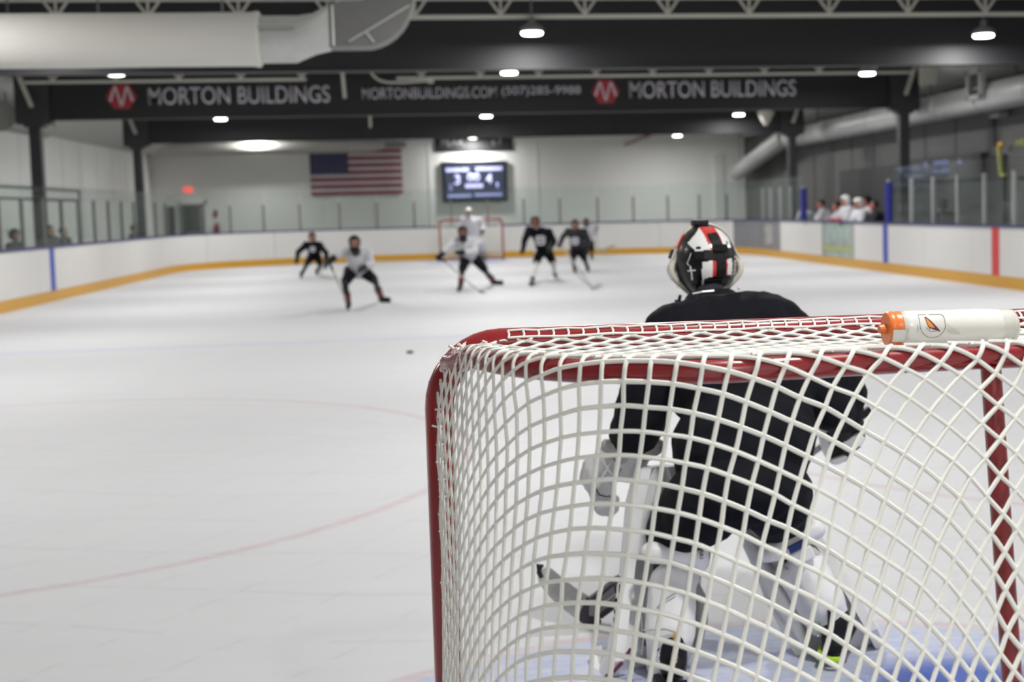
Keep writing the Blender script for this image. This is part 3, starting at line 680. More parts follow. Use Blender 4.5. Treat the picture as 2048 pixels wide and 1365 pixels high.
for r in range(9):
    for q in range(6 if r % 2 == 0 else 5):
        x = fx0+(cx1-fx0)*((q+.5)/6+(0 if r % 2 == 0 else .5/6)); z = cz0+(fz1-cz0)*(r+.7)/9.4; y = flag_y(x)-.006
        star.prism([((.035 if a % 2 == 0 else .014)*math.sin(PI*a/5), (.035 if a % 2 == 0 else .014)*math.cos(PI*a/5)) for a in range(10)], .002, Matrix(((1, 0, 0, x), (0, 0, -1, y), (0, 1, 0, z), (0, 0, 0, 1))))
star.build('stars', FLAG_WHITE, ct)['kind'] = 'stuff'
for x in (fx0+.03, fx1-.03): MB().box((x-.02, fy-.01, fz1-.03), (x+.02, WYF-.012, fz1+.01)).build('hanging_clip', JOIST, fg)

sb = thing('scoreboard', 'dark screen scoreboard with glowing pale blue digits on the end wall', 'scoreboard', (.45, WYF-.1, 1.85))
SX0, SX1, SZ0, SZ1, SY = -.68, 1.58, 1.84, 3.25, WYF-.14
MB().box((SX0, SY, SZ0), (SX1, WYF-.02, SZ1)).build('case', BLACK, sb, bevel=.01)
scr = MB().box((SX0+.08, SY-.008, SZ0+.08), (SX1-.08, SY-.001, SZ1-.08)).build('screen', SCREEN, sb)
def bars(x0, x1, z, h, n, m, parent, Y):
    mb = MB(); rnd = random.Random(n); x = x0
    while x < x1:
        w = rnd.uniform(.05, .10); mb.box((x, Y-.004, z), (min(x1, x+w), Y, z+h)); x += w+.018
    return mb.build('screen_text', m, parent)
yy = SY-.008
bars(-.54, .26, 2.90, .12, 3, DIGIT, scr, yy); bars(.5, 1.42, 2.92, .12, 4, DIGIT, scr, yy)
bars(-.50, .32, 2.0, .10, 5, DIGIT_DIM, scr, yy); bars(.45, 1.38, 2.02, .10, 6, DIGIT_DIM, scr, yy)
wall_text('3', -.26, 2.44, yy-.001, .34, .20, DIGIT, scr, 'digit', .02, .004); wall_text('4', .84, 2.46, yy-.001, .34, .22, DIGIT, scr, 'digit', .02, .004)
wall_text('00', .19, 2.55, yy-.001, .28, .44, DIGIT, scr, 'digit', .03, .004); bars(.12, .72, 2.32, .14, 9, DIGIT, scr, yy)
wall_text('2', -.46, 2.26, yy-.001, .20, .12, DIGIT_DIM, scr, 'digit', .01, .004); wall_text('1', 1.2, 2.28, yy-.001, .20, .08, DIGIT_DIM, scr, 'digit', .01, .004)
for x in (-.4, 1.2): MB().box((x, SY+.02, SZ0-.08), (x+.1, WYF-.02, SZ0)).build('bracket', POST_GREY, sb)
nb = thing('name_board', 'black name board above the scoreboard, half lost in a lamp glare', 'sign', (.45, WYF-.06, 3.6))
MB().box((-.92, WYF-.06, 3.60), (1.84, WYF-.015, 4.16)).build('board', COLUMN_GREY, nb)
wall_text('PEAK', -.68, 3.80, WYF-.0605, .24, .82, POST_GREY, nb, bold=.01, depth=.006); wall_text('LT', 1.12, 3.82, WYF-.0605, .24, .36, POST_GREY, nb, bold=.01, depth=.006)
ex = thing('exit_sign', 'small glowing red exit sign above the dark door', 'sign', (-9.32, WYF-.06, 2.42))
MB().box((-9.46, WYF-.06, 2.40), (-9.18, WYF-.02, 2.56)).build('case', EXIT_RED, ex); wall_text('EXIT', -9.42, 2.43, WYF-.0605, .10, .20, WHITE_GLOSS, ex, depth=.004)
fe = thing('fire_extinguisher', 'red fire extinguisher hanging on the end wall right of the exit door', 'extinguisher', (-8.43, WYF-.1, .85))
MB().lathe([(.07, .86), (.085, .89), (.085, 1.2), (.05, 1.27), (.025, 1.29), (.025, 1.33)], 14, Matrix.Translation((-8.43, WYF-.11, 0))).build('cylinder', RED_PAINT, fe, smooth=True)
MB().tube([(-8.43, WYF-.11, 1.33), (-8.34, WYF-.13, 1.30), (-8.33, WYF-.13, 1.0)], .014, 6).build('hose', BLACK, fe, smooth=True); MB().box((-8.45, WYF-.05, .95), (-8.41, WYF-.015, 1.25)).build('wall_bracket', BLACK, fe)
rs = thing('red_placard', 'small red placard on the end wall above the extinguisher', 'sign', (-8.42, WYF-.03, 1.6))
MB().box((-8.50, WYF-.035, 1.52), (-8.38, WYF-.02, 1.76)).build('plate', RED_PAINT, rs)
# right wall: case repeating the scoreboard digits, yellow bracket sign, flood lamp
s2 = at(1885, 332, X=WXR-.2); sb2 = thing('scoreboard', 'dark case with dim blue digits repeating the end wall scoreboard, behind right hand glass', 'scoreboard', s2)
MB().box((WXR-.2, s2.y-2.1, 1.92), (WXR-.035, s2.y+2.1, 2.44)).build('case', COLUMN_GREY, sb2)
def side_text(s, y, z, h, w, m, parent, x=WXR-.201, name='digit'):
    me = text_mesh(s, h, w, .004, .02, name); me.materials.append(m); me.transform(Matrix(((0, 0, -1, x), (-1, 0, 0, y), (0, 1, 0, z), (0, 0, 0, 1)))); return link(name, me, parent)
side_text('3', s2.y+1.15, 2.22, .13, .22, DIGIT_FAINT, sb2); side_text('00', s2.y+.5, 2.24, .12, .85, DIGIT_FAINT, sb2); side_text('4', s2.y-.85, 2.22, .13, .22, DIGIT_FAINT, sb2); side_text('0:00', s2.y+.55, 2.08, .10, .95, DIGIT_FAINT, sb2)
yb = thing('yellow_bracket_sign', 'yellow bracket frame with small yellow letters on the dark right wall', 'sign', at(1997, 320, X=9.9))
a, b = at(1997, 290, X=9.9), at(2002, 350, X=9.9)
MB().bar(a, b, .07, .05, up=V3((1, 0, 0))).build('upright', YELLOW_PAINT, yb); MB().bar(a, a+V3((0, -.22, .02)), .05, .07).build('top_arm', AMBER, yb); MB().bar(b, b+V3((0, -.2, .0)), .05, .06).build('bottom_arm', YELLOW_PAINT, yb)
q = at(2033, 293, X=10.1); side_text('HE', q.y, q.z, .13, .38, YELLOW_PAINT, yb, 10.1, 'lettering'); MB().box((10.1, b.y-2.4, b.z-.05), (WXR-.03, b.y+.1, a.z+.1)).build('backing', WALL_DARK, yb)
t, c = boxthing('flood_lamp', 'small pale lamp head on a thin conduit on the dark right wall', 'lamp', (1998, 231), X=10.0, size=(.22, .42, .08), m=POST_GREY, part='head')
MB().tube([at(1987, 236, X=10.12), at(1989, 292, X=10.12)], .03, 6).build('conduit', COLUMN_GREY, t)
MB().bar(c, (WXR, c.y, c.z), .05, .05).build('arm', COLUMN_GREY, t)

# left stands: pipe railing and long bench
rl = thing('pipe_railing', 'two rail pipe railing of the stands behind the left glass', 'railing', (-9.0, 24, 0))
for z in (1.98, 2.2): MB().tube([(-9.0, 17.0, z), (-9.0, 29.8, z)], .028, 8).build('rail', COLUMN_GREY, rl, smooth=True)
for y in (17.0, 20.2, 23.4, 26.6, 29.8): MB().tube([(-9.0, y, 0), (-9.0, y, 2.2)], .024, 8).build('railing_post', COLUMN_GREY, rl)
bn = thing('spectator_bench', 'long grey bench in the stands behind the left boards', 'bench', (-9.4, 26, 0))
MB().box((-9.62, 19, .62), (-9.22, 33.5, .67)).build('seat_plank', GREY_BENCH, bn)
for i in range(6): MB().box((-9.5, 19.4+2.7*i, 0), (-9.34, 19.5+2.7*i, .62)).build('leg', GREY_BENCH, bn)

# ------------------------------------------------------------------ the goal
# lattice of the draped net, strand by strand: strand number, first crossing number, run along the rear bar and height in mm
LATTICE = {
 -33: (9, (-53,), (7,)),
 -32: (8, (-48, -35, -22,), (78, 43, 7,)),
 -31: (6, (-56, -43, -31, -18, -5, 8,), (185, 150, 114, 79, 43, 8,)),
 -30: (5, (-50, -38, -25, -13, 0, 13, 26, 39,), (256, 221, 186, 150, 115, 79, 44, 8,)),
 -29: (3, (-56, -44, -32, -20, -7, 5, 18, 30, 43, 56, 69,), (363, 328, 292, 257, 222, 186, 151, 115, 79, 44, 8,)),
 -28: (2, (-49, -37, -25, -13, -1, 11, 23, 35, 48, 60, 73, 86, 99,), (434, 399, 364, 328, 293, 258, 222, 186, 151, 115, 79, 43, 7,)),
 -27: (0, (-54, -42, -30, -19, -7, 5, 17, 29, 41, 53, 65, 78, 90, 103, 116, 129,), (540, 505, 470, 435, 399, 364, 329, 293, 258, 222, 186, 151, 115, 79, 43, 7,)),
 -26: (-2, (-57, -45, -34, -23, -11, 0, 12, 23, 35, 47, 59, 71, 83, 95, 107, 120, 133, 145, 158,), (646, 611, 576, 541, 506, 470, 435, 400, 364, 329, 293, 258, 222, 186, 150, 114, 78, 42, 5,)),
 -25: (-4, (-59, -48, -37, -25, -14, -3, 8, 19, 30, 42, 53, 65, 76, 88, 100, 112, 124, 137, 149, 162, 175, 188,), (751, 716, 681, 646, 611, 576, 541, 506, 471, 435, 400, 364, 329, 293, 257, 221, 185, 149, 113, 76, 40, 3,)),
 -24: (-6, (-60, -49, -38, -27, -16, -6, 5, 16, 27, 38, 49, 60, 71, 83, 94, 106, 117, 129, 141, 153, 166, 178, 191, 204, 216,), (856, 821, 786, 751, 717, 682, 647, 612, 577, 541, 506, 471, 435, 399, 364, 328, 292, 256, 220, 183, 147, 111, 74, 38, 1,)),
 -23: (-8, (-60, -49, -38, -28, -17, -6, 4, 15, 25, 36, 46, 57, 68, 79, 90, 101, 112, 123, 135, 146, 158, 170, 182, 194, 207, 219, 232, 245,), (959, 925, 890, 856, 821, 787, 752, 717, 682, 647, 612, 577, 541, 506, 470, 434, 399, 363, 327, 290, 254, 218, 181, 145, 108, 71, 35, -2,)),
 -22: (-10, (-59, -48, -37, -27, -16, -6, 4, 15, 25, 35, 45, 55, 66, 76, 87, 97, 108, 119, 130, 141, 152, 163, 175, 186, 198, 210, 223, 235, 248, 260, 273,), (1062, 1028, 994, 959, 925, 891, 856, 821, 787, 752, 717, 682, 647, 611, 576, 540, 505, 469, 433, 397, 361, 325, 288, 252, 215, 178, 142, 105, 68, 31, -6,)),
 -21: (-12, (-56, -46, -35, -25, -14, -4, 6, 16, 26, 36, 46, 55, 65, 75, 85, 95, 105, 116, 126, 137, 147, 158, 169, 180, 191, 203, 214, 226, 238, 250, 263, 275, 288, 301,), (1164, 1130, 1096, 1062, 1028, 994, 959, 925, 891, 856, 821, 787, 752, 717, 681, 646, 611, 575, 539, 503, 467, 431, 395, 358, 322, 285, 248, 212, 175, 138, 100, 63, 26, -12,)),
 -20: (-14, (-52, -42, -31, -21, -11, -1, 9, 19, 28, 38, 48, 57, 67, 76, 86, 95, 105, 115, 125, 134, 144, 155, 165, 175, 186, 197, 208, 219, 230, 242, 254, 266, 278, 290, 303, 316, 328,), (1264, 1231, 1197, 1163, 1129, 1095, 1061, 1027, 993, 959, 925, 890, 856, 821, 786, 751, 716, 680, 645, 609, 573, 537, 501, 465, 428, 392, 355, 318, 281, 244, 207, 170, 133, 95, 58, 20, -18,)),
 -19: (-17, (-58, -47, -37, -26, -16, -6, 4, 13, 23, 32, 42, 51, 60, 70, 79, 88, 97, 106, 116, 125, 134, 144, 153, 163, 173, 183, 193, 203, 214, 224, 235, 246, 257, 269, 281, 293, 305, 317, 330, 342,), (1397, 1364, 1330, 1296, 1263, 1229, 1196, 1162, 1129, 1095, 1061, 1027, 993, 959, 924, 890, 855, 820, 785, 750, 714, 678, 643, 607, 570, 534, 498, 461, 424, 387, 350, 313, 276, 239, 201, 164, 126, 88, 51, 12,)),
 -18: (-16, (-19, -9, 1, 10, 20, 29, 38, 47, 56, 65, 74, 83, 92, 101, 110, 118, 127, 136, 145, 154, 163, 172, 182, 191, 200, 210, 220, 230, 240, 251, 262, 273, 284, 296, 307, 319, 331, 344, 356, 369,), (1395, 1361, 1328, 1295, 1261, 1228, 1195, 1161, 1128, 1094, 1060, 1026, 992, 958, 923, 889, 854, 818, 783, 747, 712, 676, 639, 603, 567, 530, 493, 456, 419, 382, 345, 307, 270, 232, 194, 157, 119, 80, 42, 4,)),
 -17: (-15, (19, 28, 37, 46, 55, 63, 72, 81, 89, 98, 106, 115, 123, 132, 140, 149, 157, 166, 174, 183, 192, 200, 209, 218, 228, 237, 247, 257, 267, 277, 288, 299, 310, 322, 333, 345, 357, 370, 382, 394,), (1392, 1359, 1326, 1293, 1260, 1227, 1193, 1160, 1127, 1093, 1059, 1025, 991, 956, 922, 887, 851, 816, 780, 744, 708, 672, 635, 598, 562, 525, 487, 450, 413, 375, 338, 300, 262, 224, 186, 148, 109, 70, 32, -7,)),
 -16: (-14, (56, 65, 73, 81, 90, 98, 106, 114, 122, 130, 138, 146, 154, 162, 170, 178, 187, 195, 203, 211, 219, 228, 236, 245, 254, 263, 273, 282, 293, 303, 314, 325, 336, 347, 359, 371, 383, 395, 407, 419,), (1389, 1356, 1323, 1291, 1258, 1225, 1192, 1159, 1125, 1092, 1058, 1023, 989, 954, 919, 884, 848, 812, 776, 740, 703, 666, 629, 592, 555, 518, 480, 443, 405, 367, 329, 291, 253, 214, 176, 137, 98, 59, 19, -20,)),
 -15: (-13, (93, 101, 109, 116, 124, 131, 138, 146, 153, 161, 169, 177, 185, 192, 200, 208, 216, 223, 231, 239, 246, 254, 263, 271, 280, 289, 298, 308, 318, 328, 339, 350, 361, 372, 384, 396, 407, 419, 431,), (1386, 1353, 1321, 1288, 1256, 1223, 1190, 1157, 1123, 1090, 1055, 1021, 986, 951, 915, 880, 843, 807, 770, 734, 697, 659, 622, 585, 547, 510, 472, 434, 396, 357, 319, 280, 241, 202, 163, 124, 84, 45, 5,)),
 -14: (-12, (130, 137, 144, 150, 157, 164, 171, 178, 185, 192, 200, 207, 215, 222, 230, 237, 244, 251, 258, 265, 273, 280, 288, 296, 305, 314, 323, 333, 343, 353, 364, 375, 386, 397, 408, 420, 431, 443, 454,), (1382, 1350, 1318, 1286, 1253, 1220, 1188, 1154, 1121, 1087, 1052, 1017, 982, 946, 910, 874, 837, 800, 763, 726, 688, 651, 613, 576, 538, 500, 461, 423, 384, 345, 306, 267, 228, 188, 149, 109, 69, 29, -11,)),
 -13: (-11, (166, 172, 178, 184, 190, 196, 203, 209, 216, 224, 231, 238, 245, 252, 259, 266, 272, 278, 285, 291, 298, 305, 313, 321, 329, 338, 347, 357, 367, 378, 388, 399, 410, 421, 432, 443, 454, 465,), (1379, 1347, 1315, 1282, 1250, 1217, 1184, 1151, 1117, 1083, 1048, 1012, 976, 940, 903, 866, 829, 791, 754, 716, 678, 641, 603, 564, 526, 488, 449, 410, 371, 331, 292, 252, 212, 172, 132, 92, 52, 12,)),
 -12: (-10, (201, 207, 212, 217, 222, 228, 234, 241, 248, 255, 262, 269, 276, 282, 288, 293, 299, 304, 310, 316, 322, 329, 336, 344, 353, 362, 371, 381, 391, 402, 412, 423, 434, 445, 455, 466, 477, 487,), (1374, 1343, 1311, 1279, 1246, 1213, 1180, 1146, 1112, 1077, 1041, 1005, 968, 931, 894, 856, 818, 781, 743, 705, 666, 628, 590, 551, 512, 473, 434, 394, 355, 315, 275, 234, 194, 154, 113, 73, 33, -8,)),
 -11: (-9, (236, 241, 245, 249, 254, 260, 266, 272, 279, 287, 294, 300, 306, 310, 315, 320, 324, 329, 334, 339, 346, 352, 360, 368, 377, 386, 396, 406, 416, 426, 436, 447, 457, 468, 478, 488, 498,), (1369, 1338, 1306, 1274, 1241, 1208, 1175, 1140, 1105, 1069, 1033, 996, 958, 920, 882, 844, 806, 767, 729, 691, 652, 614, 575, 535, 496, 456, 417, 376, 336, 296, 255, 215, 174, 134, 93, 53, 12,)),
 -10: (-9, (267, 271, 274, 278, 281, 286, 291, 297, 305, 312, 319, 325, 330, 334, 338, 341, 345, 348, 352, 357, 363, 369, 376, 384, 392, 401, 410, 420, 430, 440, 450, 460, 470, 480, 490, 499, 509, 519,), (1394, 1363, 1332, 1300, 1268, 1235, 1202, 1167, 1132, 1096, 1059, 1022, 984, 945, 906, 868, 829, 791, 752, 713, 675, 636, 597, 557, 517, 477, 437, 397, 356, 316, 275, 234, 194, 153, 112, 71, 31, -10,)),
 -9: (-8, (302, 305, 307, 310, 313, 317, 323, 330, 339, 346, 351, 355, 358, 361, 363, 366, 368, 372, 375, 380, 386, 392, 400, 408, 417, 426, 435, 445, 454, 464, 473, 483, 492, 502, 511, 520, 529,), (1387, 1356, 1324, 1292, 1260, 1227, 1193, 1157, 1120, 1083, 1046, 1008, 968, 928, 889, 851, 812, 773, 734, 696, 656, 617, 577, 537, 497, 456, 416, 375, 334, 293, 252, 211, 170, 130, 89, 48, 8,)),
 -8: (-7, (337, 338, 340, 342, 345, 349, 356, 366, 375, 378, 380, 383, 385, 386, 387, 389, 392, 394, 398, 403, 409, 416, 424, 433, 442, 451, 460, 469, 478, 487, 496, 505, 514, 522, 531, 539, 548,), (1378, 1347, 1315, 1283, 1250, 1216, 1181, 1142, 1105, 1068, 1031, 988, 948, 909, 870, 831, 793, 754, 715, 676, 636, 596, 555, 515, 474, 433, 392, 351, 310, 269, 228, 187, 146, 105, 64, 24, -17,)),
 -7: (-7, (371, 371, 372, 373, 374, 377, 383, 394, 399, 404, 406, 409, 409, 410, 410, 412, 413, 415, 417, 421, 427, 434, 442, 450, 459, 467, 476, 484, 493, 501, 510, 518, 526, 534, 542, 550, 557,), (1398, 1367, 1335, 1303, 1270, 1236, 1201, 1164, 1125, 1087, 1049, 1008, 967, 928, 888, 849, 810, 772, 732, 693, 653, 613, 572, 531, 490, 449, 407, 366, 325, 284, 243, 201, 161, 120, 79, 38, -2,)),
 -6: (-6, (407, 406, 406, 406, 408, 412, 421, 428, 432, 434, 436, 435, 435, 433, 437, 436, 436, 437, 442, 447, 454, 461, 469, 476, 484, 492, 500, 508, 516, 523, 531, 538, 546, 553, 560, 567,), (1385, 1353, 1321, 1288, 1254, 1219, 1183, 1143, 1104, 1064, 1024, 985, 944, 904, 865, 826, 788, 749, 709, 668, 628, 587, 545, 504, 463, 421, 380, 338, 297, 256, 215, 174, 133, 93, 52, 12,)),
 -5: (-5, (443, 442, 442, 443, 446, 454, 460, 464, 464, 466, 464, 462, 460, 462, 461, 460, 460, 464, 469, 475, 481, 488, 495, 502, 509, 516, 523, 530, 537, 544, 551, 557, 564, 571, 577, 583,), (1369, 1336, 1303, 1269, 1233, 1198, 1157, 1118, 1078, 1039, 1000, 959, 920, 878, 840, 803, 763, 722, 682, 641, 599, 558, 516, 475, 433, 392, 350, 309, 268, 227, 186, 145, 105, 65, 24, -16,)),
 -4: (-5, (483, 481, 480, 481, 483, 487, 492, 496, 496, 496, 494, 492, 491, 489, 490, 488, 488, 490, 493, 498, 503, 509, 515, 521, 527, 533, 539, 545, 552, 558, 564, 569, 575, 581, 587, 593,), (1381, 1349, 1316, 1282, 1247, 1211, 1169, 1130, 1090, 1050, 1011, 972, 933, 891, 853, 816, 775, 734, 693, 652, 610, 568, 527, 485, 444, 402, 361, 320, 279, 238, 197, 156, 116, 76, 36, -4,)),
 -3: (-5, (524, 522, 521, 520, 521, 521, 525, 527, 527, 526, 525, 524, 522, 518, 519, 517, 515, 516, 519, 522, 526, 531, 536, 540, 545, 551, 556, 561, 566, 571, 577, 582, 587, 592, 597, 602,), (1390, 1358, 1325, 1291, 1256, 1221, 1180, 1138, 1099, 1058, 1020, 982, 941, 899, 862, 825, 785, 743, 702, 660, 619, 577, 535, 494, 452, 411, 370, 328, 288, 247, 206, 166, 126, 86, 46, 6,)),
 -2: (-5, (568, 565, 563, 561, 559, 559, 561, 562, 561, 559, 558, 556, 553, 550, 546, 546, 544, 545, 546, 548, 550, 553, 557, 561, 564, 568, 573, 577, 581, 585, 590, 594, 598, 603, 607, 611,), (1396, 1364, 1331, 1297, 1262, 1226, 1185, 1143, 1104, 1064, 1026, 987, 946, 905, 867, 830, 790, 750, 708, 667, 625, 583, 542, 500, 459, 418, 377, 336, 295, 255, 214, 174, 134, 95, 55, 16,)),
 -1: (-5, (614, 610, 606, 603, 600, 598, 600, 598, 598, 594, 593, 589, 586, 584, 579, 579, 576, 575, 574, 574, 575, 577, 579, 581, 584, 587, 590, 593, 596, 600, 603, 606, 610, 614, 617, 621, 624,), (1398, 1367, 1334, 1300, 1265, 1228, 1188, 1146, 1107, 1068, 1028, 988, 948, 909, 870, 832, 793, 753, 712, 671, 629, 588, 546, 505, 464, 423, 382, 342, 301, 261, 221, 181, 142, 102, 63, 24, -15,)),
 0: (-5, (662, 656, 651, 646, 642, 640, 637, 635, 632, 628, 625, 624, 622, 618, 613, 609, 608, 605, 603, 601, 601, 601, 601, 602, 603, 605, 607, 609, 612, 614, 616, 619, 622, 625, 627, 630, 633,), (1398, 1366, 1333, 1300, 1265, 1227, 1186, 1146, 1106, 1066, 1027, 987, 948, 909, 869, 830, 794, 754, 713, 672, 631, 590, 549, 508, 467, 427, 386, 346, 306, 266, 227, 187, 148, 109, 70, 31, -7,)),
 1: (-5, (710, 703, 696, 690, 685, 680, 676, 673, 669, 665, 660, 657, 653, 649, 644, 640, 638, 634, 631, 628, 626, 625, 624, 623, 623, 624, 625, 626, 627, 629, 630, 632, 634, 636, 638, 640, 642,), (1393, 1362, 1329, 1296, 1261, 1224, 1183, 1142, 1102, 1063, 1024, 985, 945, 906, 866, 828, 790, 751, 712, 671, 631, 590, 550, 509, 469, 429, 389, 349, 310, 270, 231, 192, 153, 114, 76, 37, -1,)),
 2: (-5, (760, 751, 742, 733, 726, 721, 714, 710, 704, 700, 695, 691, 686, 681, 676, 671, 667, 662, 658, 655, 651, 648, 646, 645, 644, 643, 643, 643, 643, 643, 644, 645, 646, 647, 648, 649, 651,), (1385, 1354, 1322, 1288, 1253, 1216, 1176, 1137, 1096, 1056, 1018, 978, 940, 901, 862, 823, 785, 746, 707, 668, 628, 588, 549, 509, 469, 430, 390, 351, 312, 273, 234, 196, 157, 119, 81, 43, 5,)),
 3: (-5, (811, 800, 788, 777, 766, 758, 751, 744, 737, 731, 727, 723, 718, 714, 707, 701, 695, 690, 685, 680, 676, 672, 669, 666, 664, 662, 660, 659, 659, 658, 658, 658, 658, 658, 659, 659, 660,), (1374, 1343, 1311, 1278, 1243, 1206, 1165, 1127, 1088, 1048, 1009, 970, 930, 893, 854, 816, 778, 740, 701, 663, 624, 585, 546, 507, 468, 429, 390, 351, 313, 274, 236, 198, 160, 122, 84, 47, 9,)),
 4: (-6, (875, 863, 849, 835, 820, 807, 795, 787, 779, 769, 763, 759, 753, 747, 742, 736, 730, 723, 717, 711, 706, 700, 696, 691, 687, 684, 681, 678, 676, 674, 673, 672, 671, 670, 670, 669, 669, 669,), (1392, 1360, 1328, 1297, 1264, 1229, 1191, 1151, 1113, 1075, 1035, 996, 956, 918, 881, 844, 806, 769, 731, 693, 656, 618, 579, 541, 503, 465, 426, 388, 350, 312, 274, 237, 199, 162, 124, 87, 50, 13,)),
 5: (-6, (929, 915, 899, 881, 864, 848, 835, 824, 815, 805, 797, 791, 782, 776, 770, 764, 758, 751, 744, 737, 731, 724, 718, 713, 708, 704, 700, 696, 693, 690, 688, 686, 684, 683, 681, 680, 679, 678,), (1375, 1343, 1312, 1280, 1247, 1213, 1173, 1135, 1096, 1059, 1019, 981, 941, 904, 868, 831, 794, 758, 721, 684, 647, 610, 572, 535, 498, 460, 423, 385, 348, 310, 273, 236, 199, 162, 126, 89, 52, 16,)),
 6: (-7, (995, 983, 967, 949, 928, 906, 888, 873, 861, 851, 842, 831, 821, 814, 806, 799, 792, 785, 777, 770, 762, 755, 747, 741, 734, 729, 723, 718, 714, 710, 706, 703, 700, 698, 695, 693, 691, 689, 688, 686,), (1389, 1356, 1324, 1293, 1260, 1227, 1193, 1155, 1117, 1078, 1041, 1001, 964, 925, 888, 852, 817, 781, 745, 709, 673, 637, 601, 564, 528, 491, 454, 418, 381, 344, 308, 271, 235, 198, 162, 126, 90, 54, 18, -18,)),
 7: (-7, (1049, 1035, 1018, 997, 973, 947, 931, 911, 896, 883, 871, 862, 853, 843, 835, 827, 819, 811, 803, 795, 786, 778, 770, 763, 755, 749, 743, 737, 731, 727, 722, 718, 714, 711, 708, 705, 702, 699, 697, 695,), (1368, 1336, 1304, 1273, 1241, 1207, 1175, 1137, 1098, 1061, 1023, 987, 947, 909, 872, 837, 801, 766, 731, 696, 661, 626, 590, 555, 519, 483, 447, 411, 376, 340, 304, 268, 232, 196, 161, 125, 90, 54, 19, -16,)),
 8: (-8, (1112, 1101, 1086, 1067, 1044, 1015, 987, 964, 943, 927, 913, 899, 890, 882, 873, 864, 855, 846, 837, 828, 819, 810, 801, 792, 784, 776, 768, 761, 755, 749, 743, 738, 733, 728, 724, 720, 717, 713, 710, 707, 704,), (1380, 1346, 1313, 1282, 1252, 1226, 1191, 1155, 1119, 1081, 1044, 1007, 970, 930, 892, 855, 820, 785, 751, 717, 683, 648, 614, 579, 544, 509, 474, 439, 404, 369, 334, 299, 264, 229, 194, 159, 124, 89, 54, 19, -16,)),
 9: (-9, (1170, 1163, 1151, 1134, 1111, 1083, 1052, 1024, 997, 975, 959, 944, 932, 923, 912, 902, 893, 883, 873, 863, 852, 842, 832, 823, 813, 804, 796, 788, 780, 773, 766, 759, 753, 748, 742, 737, 733, 728, 724, 720, 716, 713,), (1392, 1356, 1322, 1290, 1260, 1232, 1203, 1170, 1134, 1100, 1062, 1025, 987, 950, 913, 875, 838, 803, 769, 735, 701, 668, 634, 600, 567, 533, 499, 464, 430, 396, 362, 327, 293, 259, 224, 190, 155, 121, 87, 53, 19, -16,)),
 10: (-9, (1218, 1210, 1197, 1178, 1151, 1119, 1087, 1058, 1032, 1011, 990, 976, 962, 949, 938, 929, 921, 909, 898, 887, 876, 865, 854, 844, 834, 825, 815, 807, 798, 790, 783, 776, 769, 762, 756, 751, 745, 740, 735, 731, 726, 722,), (1369, 1332, 1298, 1266, 1237, 1212, 1181, 1148, 1113, 1078, 1043, 1003, 967, 930, 895, 857, 821, 786, 752, 719, 686, 652, 619, 586, 553, 520, 487, 454, 420, 387, 353, 320, 286, 252, 219, 185, 151, 118, 84, 51, 17, -16,)),
 11: (-10, (1266, 1261, 1253, 1239, 1219, 1185, 1152, 1120, 1091, 1065, 1042, 1024, 1008, 990, 977, 964, 955, 944, 933, 921, 910, 898, 887, 875, 865, 854, 844, 834, 825, 816, 807, 799, 791, 784, 777, 770, 764, 758, 752, 746, 741, 736, 731,), (1385, 1346, 1308, 1273, 1241, 1215, 1187, 1156, 1123, 1091, 1055, 1019, 981, 946, 910, 876, 839, 803, 769, 735, 702, 669, 637, 604, 572, 539, 507, 475, 442, 409, 377, 344, 311, 278, 246, 213, 180, 147, 114, 81, 48, 15, -18,)),
 12: (-10, (1307, 1300, 1290, 1274, 1250, 1216, 1183, 1151, 1121, 1096, 1073, 1054, 1036, 1019, 1005, 990, 978, 967, 955, 944, 931, 919, 907, 896, 885, 874, 863, 853, 843, 833, 824, 815, 807, 799, 791, 784, 777, 770, 764, 758, 752, 746, 740,), (1363, 1323, 1285, 1249, 1216, 1189, 1161, 1132, 1099, 1068, 1033, 996, 961, 925, 889, 855, 819, 785, 751, 717, 684, 652, 620, 588, 556, 525, 493, 462, 430, 398, 366, 334, 302, 270, 238, 206, 174, 141, 109, 77, 45, 12, -20,)),
 13: (-11, (1349, 1343, 1335, 1322, 1305, 1281, 1246, 1211, 1180, 1151, 1125, 1103, 1081, 1063, 1047, 1031, 1017, 1002, 989, 977, 965, 952, 940, 928, 916, 904, 892, 881, 871, 860, 850, 841, 831, 823, 814, 806, 798, 790, 783, 776, 769, 762, 756,), (1381, 1340, 1300, 1262, 1226, 1192, 1162, 1133, 1105, 1075, 1042, 1008, 973, 938, 904, 867, 833, 800, 765, 732, 699, 666, 634, 603, 572, 541, 510, 479, 448, 417, 386, 355, 324, 292, 261, 230, 198, 167, 135, 104, 72, 40, 9,)),
 14: (-11, (1384, 1376, 1365, 1350, 1331, 1306, 1274, 1240, 1208, 1178, 1154, 1131, 1108, 1090, 1073, 1056, 1041, 1027, 1013, 999, 985, 972, 960, 947, 935, 922, 911, 899, 888, 877, 867, 857, 847, 838, 829, 820, 811, 803, 795, 788, 780, 773, 766,), (1359, 1318, 1278, 1240, 1204, 1170, 1139, 1106, 1076, 1047, 1015, 982, 947, 912, 881, 845, 811, 778, 744, 712, 679, 648, 616, 585, 555, 524, 494, 464, 434, 403, 373, 343, 312, 282, 251, 221, 190, 159, 128, 97, 67, 36, 5,)),
